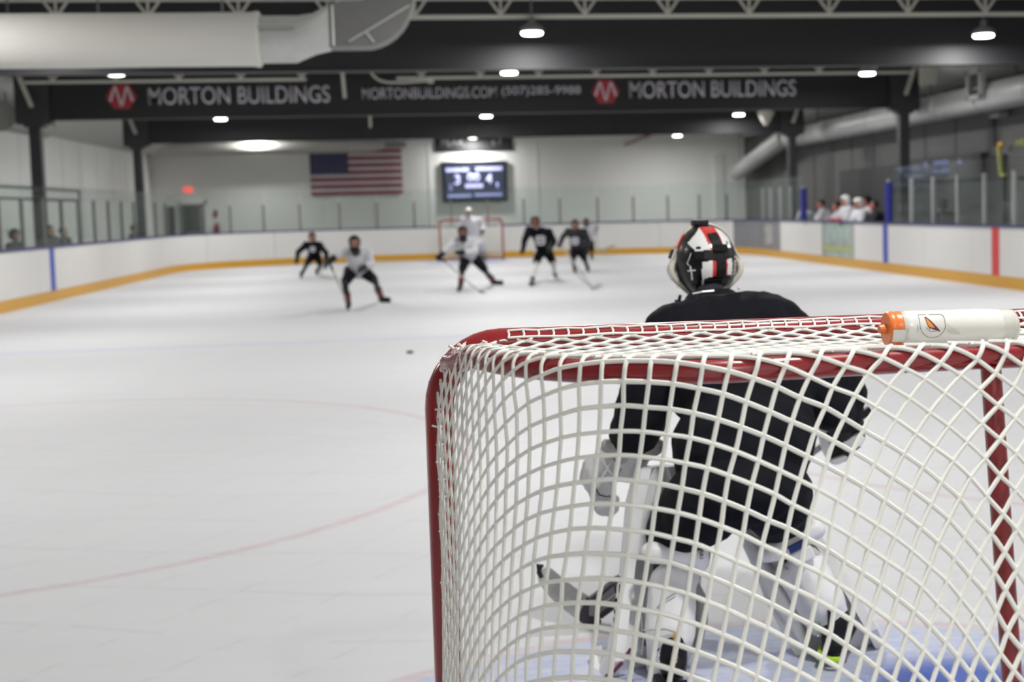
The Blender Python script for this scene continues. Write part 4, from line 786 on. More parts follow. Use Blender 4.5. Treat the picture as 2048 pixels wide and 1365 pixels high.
 15: (-12, (1425, 1416, 1406, 1392, 1375, 1354, 1328, 1298, 1266, 1231, 1202, 1176, 1154, 1132, 1115, 1096, 1079, 1065, 1049, 1034, 1019, 1005, 992, 979, 966, 953, 941, 929, 917, 905, 894, 883, 873, 863, 853, 843, 834, 825, 816, 808, 799, 791, 784, 776,), (1378, 1337, 1296, 1256, 1218, 1182, 1148, 1114, 1081, 1047, 1015, 984, 953, 922, 887, 853, 821, 786, 754, 722, 691, 659, 628, 598, 568, 538, 508, 478, 448, 419, 389, 360, 330, 300, 271, 241, 211, 181, 151, 121, 91, 61, 30, 0,)),
 16: (-12, (1457, 1446, 1433, 1417, 1397, 1375, 1348, 1319, 1287, 1255, 1226, 1200, 1176, 1155, 1135, 1118, 1101, 1085, 1070, 1054, 1039, 1025, 1011, 997, 984, 971, 958, 946, 934, 922, 910, 899, 888, 878, 867, 857, 848, 838, 829, 820, 811, 803, 794, 786,), (1356, 1314, 1274, 1234, 1196, 1159, 1124, 1089, 1055, 1022, 985, 956, 924, 892, 859, 829, 794, 762, 730, 700, 669, 639, 608, 579, 549, 520, 491, 462, 433, 404, 375, 346, 317, 288, 259, 230, 201, 172, 142, 113, 83, 54, 24, -5,)),
 17: (-10, (1458, 1440, 1419, 1395, 1368, 1338, 1307, 1276, 1246, 1219, 1196, 1176, 1154, 1136, 1119, 1104, 1088, 1073, 1058, 1043, 1029, 1015, 1002, 988, 976, 963, 950, 938, 927, 915, 904, 893, 882, 872, 861, 851, 842, 832, 823, 814, 805, 796,), (1251, 1211, 1173, 1136, 1099, 1064, 1029, 994, 959, 925, 895, 865, 832, 802, 770, 738, 707, 677, 647, 617, 588, 559, 530, 502, 473, 445, 417, 388, 360, 332, 304, 276, 247, 219, 190, 162, 133, 104, 76, 47, 18, -11,)),
 18: (-8, (1439, 1414, 1386, 1357, 1326, 1294, 1263, 1235, 1211, 1191, 1172, 1152, 1136, 1121, 1106, 1091, 1076, 1061, 1047, 1033, 1019, 1006, 992, 979, 967, 954, 942, 930, 919, 907, 896, 885, 875, 864, 854, 844, 835, 825, 816, 807,), (1149, 1111, 1074, 1037, 1001, 965, 930, 896, 866, 834, 803, 774, 744, 714, 683, 654, 625, 596, 567, 539, 511, 483, 455, 428, 400, 373, 345, 318, 290, 262, 235, 207, 179, 151, 123, 95, 67, 39, 11, -17,)),
 19: (-7, (1434, 1405, 1376, 1345, 1313, 1282, 1253, 1227, 1205, 1188, 1170, 1153, 1138, 1123, 1108, 1093, 1079, 1064, 1050, 1036, 1022, 1009, 996, 983, 970, 958, 946, 934, 922, 910, 899, 888, 877, 867, 857, 846, 836, 827,), (1087, 1049, 1011, 974, 937, 901, 866, 832, 803, 772, 745, 717, 688, 659, 631, 602, 574, 547, 519, 492, 464, 437, 410, 383, 356, 330, 303, 276, 249, 222, 195, 168, 141, 113, 86, 59, 31, 4,)),
 20: (-7, (1454, 1425, 1395, 1364, 1333, 1303, 1274, 1248, 1225, 1206, 1188, 1172, 1156, 1140, 1125, 1111, 1096, 1081, 1067, 1053, 1039, 1025, 1012, 999, 986, 973, 961, 948, 936, 924, 913, 901, 890, 879, 869, 858, 848, 837,), (1062, 1023, 985, 947, 910, 874, 838, 805, 774, 745, 717, 690, 662, 635, 607, 580, 553, 525, 499, 472, 445, 419, 393, 366, 340, 314, 288, 261, 235, 209, 183, 156, 130, 103, 76, 50, 23, -4,)),
 21: (-6, (1445, 1415, 1385, 1354, 1324, 1296, 1270, 1246, 1226, 1208, 1190, 1174, 1158, 1143, 1128, 1113, 1098, 1084, 1069, 1055, 1041, 1028, 1014, 1001, 988, 975, 963, 950, 938, 926, 915, 903, 892, 881, 870, 859, 848,), (998, 960, 922, 884, 848, 813, 780, 748, 719, 691, 664, 637, 610, 584, 557, 531, 504, 478, 452, 426, 400, 375, 349, 323, 298, 272, 247, 221, 196, 170, 144, 118, 92, 66, 40, 14, -12,)),
 22: (-5, (1436, 1406, 1376, 1347, 1319, 1293, 1269, 1248, 1228, 1210, 1193, 1177, 1161, 1145, 1130, 1115, 1101, 1086, 1072, 1057, 1043, 1030, 1016, 1003, 990, 977, 964, 952, 940, 928, 916, 904, 893, 881, 870,), (935, 896, 859, 823, 788, 755, 724, 695, 667, 639, 613, 586, 560, 534, 509, 483, 457, 432, 407, 382, 357, 332, 307, 282, 257, 232, 207, 182, 157, 132, 107, 81, 56, 31, 5,)),
 23: (-5, (1458, 1428, 1399, 1370, 1342, 1316, 1292, 1270, 1250, 1231, 1213, 1196, 1179, 1163, 1148, 1132, 1117, 1102, 1088, 1073, 1059, 1045, 1031, 1018, 1004, 991, 978, 965, 953, 940, 928, 916, 904, 893, 881,), (910, 872, 835, 799, 765, 732, 701, 671, 643, 616, 589, 563, 537, 512, 487, 462, 437, 412, 387, 363, 338, 314, 290, 265, 241, 217, 193, 168, 144, 119, 95, 70, 45, 21, -4,)),
 24: (-4, (1451, 1422, 1393, 1366, 1340, 1316, 1293, 1272, 1252, 1233, 1215, 1198, 1181, 1165, 1149, 1134, 1119, 1104, 1089, 1075, 1060, 1046, 1032, 1019, 1005, 992, 979, 966, 953, 941, 928, 916, 904, 892,), (848, 812, 776, 742, 710, 678, 649, 620, 593, 566, 540, 515, 490, 465, 441, 416, 392, 368, 344, 320, 296, 273, 249, 225, 202, 178, 154, 130, 107, 83, 59, 35, 10, -14,)),
 25: (-3, (1445, 1417, 1390, 1364, 1339, 1316, 1294, 1273, 1254, 1235, 1217, 1200, 1183, 1167, 1151, 1135, 1120, 1105, 1090, 1075, 1061, 1047, 1033, 1019, 1006, 992, 979, 966, 953, 940, 928, 916,), (789, 754, 720, 687, 656, 626, 598, 570, 544, 518, 493, 468, 444, 419, 396, 372, 348, 325, 302, 279, 255, 232, 209, 186, 163, 140, 117, 94, 70, 47, 24, 0,)),
 26: (-2, (1441, 1414, 1388, 1363, 1339, 1316, 1295, 1274, 1255, 1236, 1218, 1201, 1184, 1168, 1152, 1136, 1121, 1105, 1091, 1076, 1061, 1047, 1033, 1019, 1005, 992, 979, 966, 953, 940, 927,), (731, 698, 665, 634, 605, 576, 548, 522, 496, 471, 446, 422, 398, 375, 352, 329, 306, 283, 261, 238, 216, 193, 171, 148, 126, 103, 81, 58, 35, 12, -11,)),
 27: (-1, (1438, 1412, 1387, 1362, 1339, 1317, 1296, 1275, 1256, 1237, 1219, 1202, 1185, 1169, 1152, 1137, 1121, 1106, 1091, 1076, 1061, 1047, 1033, 1019, 1005, 991, 978, 965, 951,), (676, 644, 613, 583, 554, 527, 500, 474, 449, 425, 401, 378, 355, 332, 309, 287, 265, 243, 221, 199, 177, 155, 133, 111, 89, 67, 45, 23, 1,)),
 28: (0, (1436, 1410, 1385, 1361, 1339, 1317, 1296, 1276, 1257, 1238, 1220, 1202, 1185, 1169, 1152, 1136, 1121, 1105, 1090, 1075, 1061, 1046, 1032, 1018, 1004, 990, 977, 963,), (622, 591, 562, 533, 505, 479, 453, 428, 404, 380, 357, 334, 312, 290, 268, 246, 225, 203, 182, 161, 139, 118, 97, 76, 54, 33, 11, -10,)),
 29: (0, (1459, 1433, 1408, 1384, 1361, 1338, 1317, 1296, 1276, 1257, 1238, 1220, 1202, 1185, 1168, 1152, 1136, 1120, 1105, 1089, 1074, 1060, 1045, 1031, 1016, 1002, 988,), (601, 570, 540, 512, 484, 458, 432, 407, 383, 360, 337, 314, 292, 271, 249, 228, 207, 186, 165, 144, 124, 103, 82, 62, 41, 20, -1,)),
 30: (1, (1457, 1431, 1406, 1383, 1360, 1337, 1316, 1295, 1275, 1256, 1237, 1219, 1202, 1184, 1168, 1151, 1135, 1119, 1104, 1088, 1073, 1058, 1043, 1029, 1015, 1000,), (549, 519, 491, 463, 437, 411, 386, 362, 339, 316, 294, 273, 251, 230, 209, 189, 169, 148, 128, 108, 88, 68, 48, 28, 7, -13,)),
 31: (2, (1454, 1429, 1404, 1381, 1358, 1336, 1315, 1294, 1274, 1255, 1236, 1218, 1200, 1183, 1166, 1150, 1134, 1118, 1102, 1086, 1071, 1056, 1041, 1027,), (498, 470, 442, 416, 390, 366, 342, 319, 296, 274, 253, 232, 211, 191, 171, 151, 131, 112, 92, 73, 53, 34, 14, -5,)),
 32: (3, (1451, 1426, 1402, 1379, 1356, 1334, 1313, 1293, 1273, 1254, 1235, 1217, 1199, 1182, 1165, 1148, 1132, 1116, 1100, 1084, 1069, 1054, 1039,), (449, 421, 395, 370, 345, 321, 299, 276, 255, 234, 213, 193, 173, 153, 134, 115, 96, 77, 58, 39, 20, 1, -18,)),
 33: (4, (1448, 1423, 1400, 1376, 1354, 1332, 1311, 1291, 1271, 1251, 1233, 1215, 1197, 1179, 1162, 1146, 1129, 1113, 1097, 1082, 1066,), (401, 374, 349, 325, 301, 278, 256, 235, 214, 194, 174, 154, 135, 116, 98, 79, 61, 42, 24, 6, -13,)),
 34: (5, (1445, 1420, 1397, 1373, 1351, 1329, 1308, 1288, 1268, 1249, 1230, 1212, 1194, 1177, 1160, 1143, 1127, 1111, 1095,), (354, 328, 304, 281, 258, 236, 215, 195, 175, 155, 136, 117, 99, 81, 63, 45, 27, 10, -8,)),
}
def lattice_grid():
    b0 = min(v[0] for v in LATTICE.values()); b1 = max(v[0]+len(v[1]) for v in LATTICE.values())
    G = []
    for a in sorted(LATTICE):
        f, ss, zz = LATTICE[a]; row = [None]*(b1-b0)
        for k in range(len(ss)): row[f-b0+k] = np.array([ss[k]/1000, zz[k]/1000])
        G.append(row)
    return G
TOPP = np.array([(-.950, -.030), (-.918, -.10), (-.887, -.165), (-.814, -.331), (-.752, -.417), (-.673, -.482), (-.503, -.548), (-.36, -.545), (-.2, -.528), (.03, -.518), (.15, -.522), (.26, -.528)])
BOTP = np.array([(-.950, -.03), (-.968, -.18), (-.962, -.30), (-.935, -.53), (-.89, -.65), (-.82, -.76), (-.63, -.90), (-.45, -.945), (-.24, -.96), (.03, -.965), (.15, -.962), (.3, -.96)])
SEG = np.r_[0, np.cumsum(np.linalg.norm(np.diff(TOPP, axis=0), axis=1))]
def herm(P, s):
    s = min(max(s, 0), SEG[-1]); i = int(min(max(np.searchsorted(SEG, s, side='right')-1, 0), len(SEG)-2)); h = SEG[i+1]-SEG[i]; t = (s-SEG[i])/h
    def m(k):
        if k == 0: return (P[1]-P[0])/(SEG[1]-SEG[0])
        if k == len(P)-1: return (P[-1]-P[-2])/(SEG[-1]-SEG[-2])
        return (P[k+1]-P[k-1])/(SEG[k+1]-SEG[k-1])
    return (2*t**3-3*t**2+1)*P[i]+(t**3-2*t**2+t)*h*m(i)+(-2*t**3+3*t**2)*P[i+1]+(t**3-t**2)*h*m(i+1)
ZR, OFFN = 1.24, .026
def net_point(s, z):
    t = max(0, (1.24-z)/1.2); p = herm(TOPP, s)*(1-t)+herm(BOTP, s)*t
    e = 1e-3 if s+1e-3 < SEG[-1] else -1e-3
    T = (herm(TOPP, s+e)*(1-t)+herm(BOTP, s+e)*t-p)*(1 if e > 0 else -1); T /= np.linalg.norm(T); n = np.array([T[1], -T[0]])
    o = OFFN*min(1, max(0, s/.22))**.8
    if z <= ZR: return Vector((*(p+n*o), z))
    a = (z-ZR)/OFFN
    if a < PI/2: return Vector((*(p+n*o*math.cos(a)), ZR+OFFN*math.sin(a)))
    return Vector((*(p-n*(z-ZR-OFFN*PI/2)), ZR+OFFN))
SMAX = 1.385
def strand_runs():
    runs = []
    def scan(seq):
        cur = []
        def inside(p): return p is not None and -.002 <= p[0] <= SMAX and .05 <= p[1] <= 1.12+.185*min(1, max(0, p[0]/.20))**.6
        prev = None
        for p in seq:
            if inside(p):
                if not cur and prev is not None:       # enter: clip
                    for k in range(1, 9):
                        r = prev+(p-prev)*k/8
                        if inside(r): cur.append(r); break
                cur.append(p)
            else:
                if cur and p is not None:
                    l = None
                    for k in range(1, 9):
                        r = prev+(p-prev)*k/8
                        if inside(r): l = r
                    if l is not None: cur.append(l)
                if len(cur) > 1: runs.append(cur)
                cur = []
            prev = p
        if len(cur) > 1: runs.append(cur)
    G = lattice_grid()
    for row in G: scan(row)
    for b in range(len(G[0])): scan([row[b] for row in G])
    return runs
def subdiv(run):
    out = []
    for i in range(len(run)-1):
        p0 = run[max(0, i-1)]; p1 = run[i]; p2 = run[i+1]; p3 = run[min(len(run)-1, i+2)]
        n = 3 if p1[1] < 1.15 and p2[1] < 1.15 else 6
        for k in range(n):
            t = k/n; out.append(.5*((2*p1)+(-p0+p2)*t+(2*p0-5*p1+4*p2-p3)*t*t+(-p0+3*p1-3*p2+p3)*t**3))
    out.append(run[-1]); return out
CR_ = .0044
GR, RB = .030, .021
def goal(name, label, loc):
    g = thing(name, label, 'goal', loc)
    zc, xp, R = 1.25, .945, .13
    path = [(-xp, 0, 0), (-xp, 0, .5), (-xp, 0, zc-R)]+[(-xp+R-R*math.cos(a), 0, zc-R+R*math.sin(a)) for a in [PI/2*i/9 for i in range(1, 10)]]
    path += [(-.4, 0, zc), (0, 0, zc), (.4, 0, zc)]+[(-x, y, z) for x, y, z in reversed(path)]
    MB().tube(path, GR, 24).build('post_and_crossbar', GOAL_RED, g, smooth=True)
    half = [herm(TOPP, s) for s in np.linspace(0, SEG[9], 36)]
    def both(pts, z):
        L_ = [(x, y, z) for x, y in pts]; return L_+[(.06-x, y, z) for x, y, z in reversed(L_[:-1])]
    top = both(half, ZR); top = [(x, y, 1.17+(ZR-1.17)*min(1, abs(y)/.16)) for x, y, z in top]; top = [p for p in top if p[1] < -.07]; top = [(-.906, -.006, 1.208), (-.908, -.04, 1.222)]+top+[(.968, -.04, 1.222), (.966, -.006, 1.208)]; top = [(x, y, max(z, 1.2215) if y < -.03 else z) for x, y, z in top]
    MB().tube(top, RB, 16).build('rear_top_bar', BAR_RED, g, smooth=True)
    MB().tube(both([herm(BOTP, s) for s in np.linspace(0, SEG[9], 36)], .03), RB, 12).build('base_bar', BAR_RED, g, smooth=True)
    MB().tube([(.030, -.522, 1.225), (.038, -.535, 1.02), (.050, -.555, .70), (.058, -.60, .30), (.06, -.66, .10), (.06, -.80, .04), (.05, -.955, .03)], .0185, 14).build('centre_stanchion', BAR_RED, g, smooth=True)
    # back and side net, draped; one cord mesh per side
    runs = [subdiv(r) for r in strand_runs()]
    bn_ = MB(); bm_ = MB()
    for k, r in enumerate(runs):
        P = [net_point(s, z) for s, z in r]
        r = list(r)
        for e in (0, -1):                               # tie loose ends to the bent post
            if r[e][0] < .24 and r[e][1] > 1.09:
                x_ = min(max(P[e].x, -.948), -.80); q_ = Vector((x_, -.026, zc-R+math.sqrt(max(0, R*R-(x_+xp-R)**2))+.008))
                if (q_-P[e]).length < .13:
                    if e == 0: P.insert(0, q_); r.insert(0, r[0])
                    else: P.append(q_); r.append(r[-1])
        R_ = [CR_*(.54+.46*min(1, max(0, (s-.22)/.35))) for s, z in r]
        bn_.tube(P, R_, 6)
        Q = [(Vector((.06-p.x, p.y, p.z)), k_) for p, (s, z), k_ in zip(P, r, R_) if s < 1.155]
        if len(Q) > 1: bm_.tube([q[0] for q in Q], [q[1] for q in Q], 6)
    for mb in (bn_, bm_): mb.build('back_net', CORD, g, smooth=True)['kind'] = 'stuff'
    # top net: flat diamond mesh sagging between crossbar and rear bar
    def rear_y(x):
        xx = x if x < .03 else .06-x
        return float(np.interp(xx, TOPP[:10, 0], TOPP[:10, 1]))
    def sag(x, y):
        d = max(0.0, min(1.0, -y/abs(min(-.1, rear_y(x)))))
        w = math.exp(-((x-.06)/.22)**2)
        zz = 1.272-.006*d-(.031+.007*w)*math.sin(PI*d**.7)
        ex = max(0.0, abs(x)-.815)
        if ex > 0: zz = min(zz, zc-R+math.sqrt(max(0.0, R*R-ex*ex))+.020+.05*d)
        return zz
    tn = MB(); px_, py_ = .0730, .046
    nodes = {}
    for i in range(-30, 32):
        for j in range(0, 34):
            x = px_/2*i; y = -.012-py_/2*j
            if (i+j) % 2: continue
            nodes[(i, j)] = (x, y)
    def keep(p): return -.93 < p[0] < .95 and p[1] > rear_y(p[0])-.004
    for (i, j), p in nodes.items():
        for di in (-1, 1):
            q = nodes.get((i+di, j+1))
            if q is None or not keep(p): continue
            P = []
            for k in range(5):
                t = k/4; x = p[0]+(q[0]-p[0])*t; y = p[1]+(q[1]-p[1])*t + .0022*math.sin(PI*2*t)*1
                if y < rear_y(x)-.004: break
                P.append(Vector((x, y, sag(x, y))))
            if len(P) > 1: tn.tube(P, .0034, 6)
    tn.build('top_net', CORD, g, smooth=True)['kind'] = 'stuff'
    # lacing along crossbar and posts
    lc = MB(); rnd = random.Random(4)
    line = []; n = 52
    for i in range(n+1):
        x = -.80+1.60*i/n; line.append(Vector((x, -.018, zc+.026+.0012*math.sin(i*2.1))))
        lc.tube([Vector((x, -.017, zc+.0255)), Vector((x+.002, -.026, zc+.0185)), Vector((x, -.036, zc+.012))], .0026, 5)
    lc.tube(line, .0024, 5)
    l2 = [Vector((x, -.036, zc+.013+.001*math.sin(i))) for i, x in enumerate(np.linspace(-.80, .80, 60))]; lc.tube(l2, .0026, 5)
    for sx in (-1, 1):
        arc = [Vector((sx*(xp-R+(R+.006)*math.cos(a)), -.026, zc-R+(R+.006)*math.sin(a))) for a in [PI/2*(1-i/8) for i in range(9)]]
        post = arc+[Vector((sx*(xp+.006-.002*math.sin(i*1.7)), -.0285, zc-R-.036*i)) for i in range(1, 30)]
        lc.tube(post, .0026, 5)
        for i, p in enumerate(post):
            if i < 9 and i % 2: continue
            lc.tube([p+V3((sx*.003, -.002, 0)), p+V3((-sx*.006, -.004, .002)), p+V3((-sx*.013, -.003, 0))], .0022, 5)
        for k in (1, 5, 9): lc.tube([post[k], post[k]+V3((sx*.012, -.008, .005))], .0022, 5)
    lc.build('lacing', LACE, g, smooth=True)['kind'] = 'stuff'
    # steel lugs along base
    for sx in (-1, 1): MB().box((sx*xp-.04, -.05, 0), (sx*xp+.04, .03, .012)).build('foot_plate', BAR_RED, g)
    return g
g1 = goal('hockey_goal', 'red steel hockey goal with white net close in front, seen from behind', (0, 0, 0))
# the far goal: a copy turned round, standing on the far goal line
def dup_thing(src, name_label, loc, rz):
    r = src.copy(); COL.objects.link(r); r.location = loc; r.rotation_euler = (0, 0, rz); r['label'] = name_label
    for ch in list(src.children):
        c = ch.copy(); COL.objects.link(c); c.parent = r
    return r
g2 = dup_thing(g1, 'small red goal frame far away at the other end of the ice', (.10, 38.66, 0), PI)
g1['group'] = 'hockey goals'; g2['group'] = 'hockey goals'
pk = tag(MB().lathe([(.034, 0), (.038, .003), (.038, .0225), (.034, .0254)], 24, Matrix.Translation((-1.27, 11.99, 0))).build('puck', PUCK, None, smooth=True), 'black puck lying alone on the ice left of the goal', 'puck')

# bottle lying on the top net
bt = thing('water_bottle', 'white squeeze bottle with orange cap lying on top of the net', 'bottle', (.06, -.25, 1.235))
ax0, ax1 = V3((-.086, -.25, 1.2715)), V3((.197, -.25, 1.2665))
bx = (ax1-ax0).normalized(); bz = V3((0, 0, 1)); by = bz.cross(bx).normalized(); bz = bx.cross(by)
def BM(d, roll=0.0):                                     # local Z along the bottle, from the nozzle tip
    M = Matrix((( -bz.x, by.x, bx.x, 0), (-bz.y, by.y, bx.y, 0), (-bz.z, by.z, bx.z, 0), (0, 0, 0, 1))); M = M @ Matrix.Rotation(roll, 4, 'Z'); M.translation = ax0+bx*d; return M
body = [(.0335, .047), (.0355, .052), (.0362, .06), (.0362, .10), (.0362, .16), (.0362, .215), (.0355, .245)]
bo = MB().lathe(body, 40, BM(0)).build('bottle_body', BOTTLE_MAT, bt, smooth=True)
MB().lathe([(.0352, .244), (.0352, .268), (.034, .275), (.028, .281), (.010, .283)], 40, BM(0)).build('bottle_base', BOTTLE_CLEAR, bt, smooth=True)
MB().lathe([(.034, .042), (.0350, .043), (.0350, .050), (.034, .051)], 40, BM(0)).build('neck_ring', BOTTLE_CLEAR, bt, smooth=True)
capm = MB().lathe([(.0315, .0145), (.0345, .018), (.0350, .0275), (.0343, .029), (.0350, .0305), (.0350, .042), (.033, .044)], 40, BM(0)).build('screw_cap', ORANGE, bt, smooth=True)
MB().lathe([(.006, 0), (.0085, .0015), (.0095, .010), (.0105, .015)], 18, BM(0)).build('nozzle', ORANGE, capm, smooth=True)
def wrapped(pts, d, name, m, parent, rr=.0366, th=.0006):  # flat print wrapped round the bottle: pts (along, around) in metres
    bm = bmesh.new(); bm.faces.new([bm.verts.new((u, w, 0)) for u, w in pts])
    for i in range(-14, 15): bmesh.ops.bisect_plane(bm, geom=bm.verts[:]+bm.edges[:]+bm.faces[:], plane_co=(0, .0027*i, 0), plane_no=(0, 1, 0))
    for v in bm.verts:
        a = v.co.y/.0362; q = ax0+bx*(d+v.co.x)+(-by*math.cos(a)+bz*math.sin(a))*rr; v.co = q
    bmesh.ops.solidify(bm, geom=bm.faces[:], thickness=-th)
    me = bpy.data.meshes.new(name); bm.to_mesh(me); bm.free(); me.materials.append(m)
    return link(name, me, parent)
wrapped([(-.0115, -.025), (.0115, -.025), (.0125, -.023), (.0125, -.001), (.0115, .001), (-.0115, .001), (-.0125, -.001), (-.0125, -.023)], .0305, 'pale_tab', CAP_TAB, capm, .0362)
def ringprint(r0, r1, a0, a1, d, w0, m, name, sq=False, rr=.03655, n=28):
    mb = MB(); vs = []
    for i in range(n+1):
        a = a0+(a1-a0)*i/n
        for r in (r0, r1):
            u, w = r*math.cos(a), r*math.sin(a)+w0; b = w/.0362; vs.append(ax0+bx*(d+u)+(-by*math.cos(b)+bz*math.sin(b))*rr)
    mb.add(vs, [(2*i, 2*i+1, 2*i+3, 2*i+2) for i in range(n)]); return mb.build(name, m, bo)
LD, LW = .098, .008
ringprint(.0250, .0264, -PI*1.0, 0, LD, LW+.002, BOTTLE_GREY, 'logo_outline')
wrapped([(-.0263, .002), (-.0250, .002), (-.0250, .0320), (-.0095, .0320), (-.0095, .0336), (-.0263, .0336)], LD, 'logo_outline', BOTTLE_GREY, bo)
wrapped([(-.004, .0320), (.0195, .0320), (.0240, .0280), (.0250, .022), (.0250, .002), (.0264, .002), (.0264, .0230), (.0252, .0300), (.0205, .0336), (-.004, .0336)], LD, 'logo_outline', BOTTLE_GREY, bo)
ringprint(.0121, .0133, -PI*.93, -PI*.15, LD, LW+.001, BOTTLE_GREY, 'logo_outline')
wrapped([(-.0145, .027), (-.0105, .027), (.0105, .003), (.0150, -.003), (.006, -.0005), (.0, .0015), (-.0045, .004), (-.0065, .0015), (-.0115, .0125)], LD, 'bolt_edge', BOLT_RED, bo, .0368)
wrapped([(-.0125, .0235), (-.0095, .0210), (-.001, .0105), (.0035, .0045), (-.003, .0050), (-.007, .0065), (-.0105, .0130)], LD, 'bolt_fill', BOLT_ORANGE, bo, .0371)
wrapped([(-.031, .012), (-.0295, .012), (-.0295, -.004), (-.031, -.001)], LD+.0, 'side_print', PAD_GREY, bo)
wrapped([(.030, .012), (.052, -.004), (.058, -.010), (.040, -.008), (.030, -.004)], LD, 'side_print', BOTTLE_CLEAR, bo)

# ------------------------------------------------------------------ people
def figure_body(t, J, k, head_m, cloth_m, voxel, hands=True):
    P = J; c = []
    up = (P['head']-P['neck']).normalized()
    c += [('e', P['head'], (.078*k, .092*k, .108*k)), ('c', P['neck'], P['head']-up*.05*k, .055*k, .052*k)]
    f = P['face']
    c += [('e', P['head']+f*.088*k-V3((0, 0, .012*k)), (.014*k, .02*k, .022*k)), ('e', P['head']+f*.06*k-V3((0, 0, .07*k)), (.045*k, .045*k, .035*k))]
    c += [('e', P['chest'], (.155*k, .115*k, .17*k)), ('e', P['pelvis'], (.145*k, .12*k, .13*k)), ('c', P['pelvis'], P['chest'], .125*k, .13*k), ('c', P['chest'], P['neck'], .12*k, .06*k)]
    for s in 'LR':
        c += [('c', P['sh'+s], P['chest'], .065*k, .10*k), ('c', P['sh'+s], P['el'+s], .058*k, .043*k), ('c', P['el'+s], P['ha'+s], .043*k, .03*k), ('e', P['ha'+s], (.045*k, .045*k, .05*k))]
        c += [('c', P['pelvis'], P['hip'+s], .11*k, .09*k), ('c', P['hip'+s], P['kn'+s], .085*k, .06*k), ('c', P['kn'+s], P['an'+s], .06*k, .04*k), ('c', P['an'+s], P['to'+s], .042*k, .032*k)]
    hz = P['head']; rr = .16*k
    def mf(q): return 0 if (q-hz).length < rr else 1
    b = blob('body', c, [head_m, cloth_m], t, voxel=voxel, smooth=3, matfn=mf)
    for s in (-1, 1):                                   # eyes set in the face
        side = f.cross(V3((0, 0, 1))).normalized()
        MB().lathe([(.002*k, -.009*k), (.010*k, -.004*k), (.010*k, .004*k), (.002*k, .009*k)], 8, Matrix.Translation(P['head']+f*.083*k+side*(.03*k*s)+V3((0, 0, .012*k)))).build('eye', BLACK, b, smooth=True)
    return b
def helmet_part(t, J, k, m, cage=True):
    h = J['head']; f = J['face']; R = f.to_track_quat('Y', 'Z').to_matrix()
    pr = [('e', h+V3((0, 0, .028*k))-f*.012*k, (.105*k, .128*k, .105*k), R), ('e', h-f*.05*k-V3((0, 0, .03*k)), (.10*k, .08*k, .08*k), R)]
    def cut(q): return 0
    me = blob_mesh('helmet', pr, m, voxel=.018*k, smooth=2)
    bm = bmesh.new(); bm.from_mesh(me)                  # open the face
    kill = [v for v in bm.verts if (v.co-h).dot(f) > .055*k and (v.co.z-h.z) < .045*k]
    bmesh.ops.delete(bm, geom=kill, context='VERTS'); bm.to_mesh(me); bm.free()
    o = link('helmet', me, t)
    if cage:
        side = f.cross(V3((0, 0, 1))).normalized(); mb = MB()
        for i in range(-3, 4): mb.tube([h+f*(.118-.006*abs(i))*k+side*(.026*i*k)+V3((0, 0, z*k)) for z in (.04, -.02, -.10)], .003*k, 4)
        for z in (.0, -.045, -.09): mb.tube([h+f*(.122-.012*i*i/4)*k+side*(.04*i*k)+V3((0, 0, z*k)) for i in (-2, -1, 0, 1, 2)], .003*k, 4)
        mb.build('face_cage', BLACK, t)
    return o
def skate(t, an, to, k, m=BLACK, name='skate', voxel=.014):
    d = (to-an); d.z = 0; d = d.normalized() if d.length > 1e-4 else V3((0, -1, 0))
    g = min(an.z, to.z)
    heel = an-d*.03*k; zz = V3((0, 0, 1))
    o = blob(name, [('c', an+zz*.06*k, an-zz*.01*k, .05*k, .05*k), ('c', heel-zz*.02*k, to-zz*.0*k, .042*k, .038*k)], m, t, voxel=voxel*k, smooth=2)
    b0 = heel-zz*.045*k; b1 = to+d*.03*k-zz*.03*k
    M = MB(); M.bar(b0-zz*.012*k, b1-zz*.012*k, .022*k, .03*k); M.build('blade_holder', WHITE_GLOSS if m is not BLACK else BLACK, o)
    MB().bar(b0-zz*.035*k-d*.01*k, b1-zz*.035*k, .006, .022*k).build('blade', STEEL, o)
    return o
def glove(t, ha, el, k, m, voxel=.016):
    d = (ha-el).normalized(); s = d.orthogonal().normalized(); q = d.cross(s)
    pr = [('c', ha-d*.11*k, ha-d*.03*k, .062*k, .056*k), ('e', ha, (.055*k, .055*k, .06*k))]
    for i in range(4): a = ha+d*.03*k+s*(.024*(i-1.5)*k); pr += [('c', a, a+d*(.045-.006*abs(i-1.5))*k+q*.012*k, .017*k, .015*k), ('c', a+d*.045*k+q*.012*k, a+d*.05*k+q*.045*k, .015*k, .013*k)]
    pr += [('c', ha+s*.045*k, ha+s*.06*k+d*.045*k+q*.02*k, .018*k, .015*k)]
    return blob('glove', pr, m, t, voxel=voxel*k, smooth=1)
def stick(name_label, top, heel, toe, m=STICK_PALE, blade_m=BLACK, w=.03, h=.02, bh=.07):
    top, heel, toe = V3(top), V3(heel), V3(toe)
    t = thing('hockey_stick', name_label, 'stick', heel)
    MB().bar(top, heel, w, h, taper=1.0).build('shaft', m, t, bevel=.004)
    dirn = (heel-top).normalized(); n = dirn.cross(toe-heel).normalized(); u = n.cross((toe-heel).normalized())
    if u.z < 0: u = -u
    rings = []
    for i in range(7):
        k = i/6; c = heel.lerp(toe, k)+n*(.02*k*k); hh = bh*(.75+.3*math.sin(PI*k*.8))*(1 if i < 6 else .6)
        rings.append([tuple(c-u*hh*.0+n*.006), tuple(c+u*hh+n*.006), tuple(c+u*hh-n*.006), tuple(c-n*.006)])
    MB().loft(rings).build('blade', blade_m, t)
    MB().bar(top+dirn*.0, top+dirn*.16, w*1.15, h*1.25).build('grip_tape', BLACK, t)
    return t
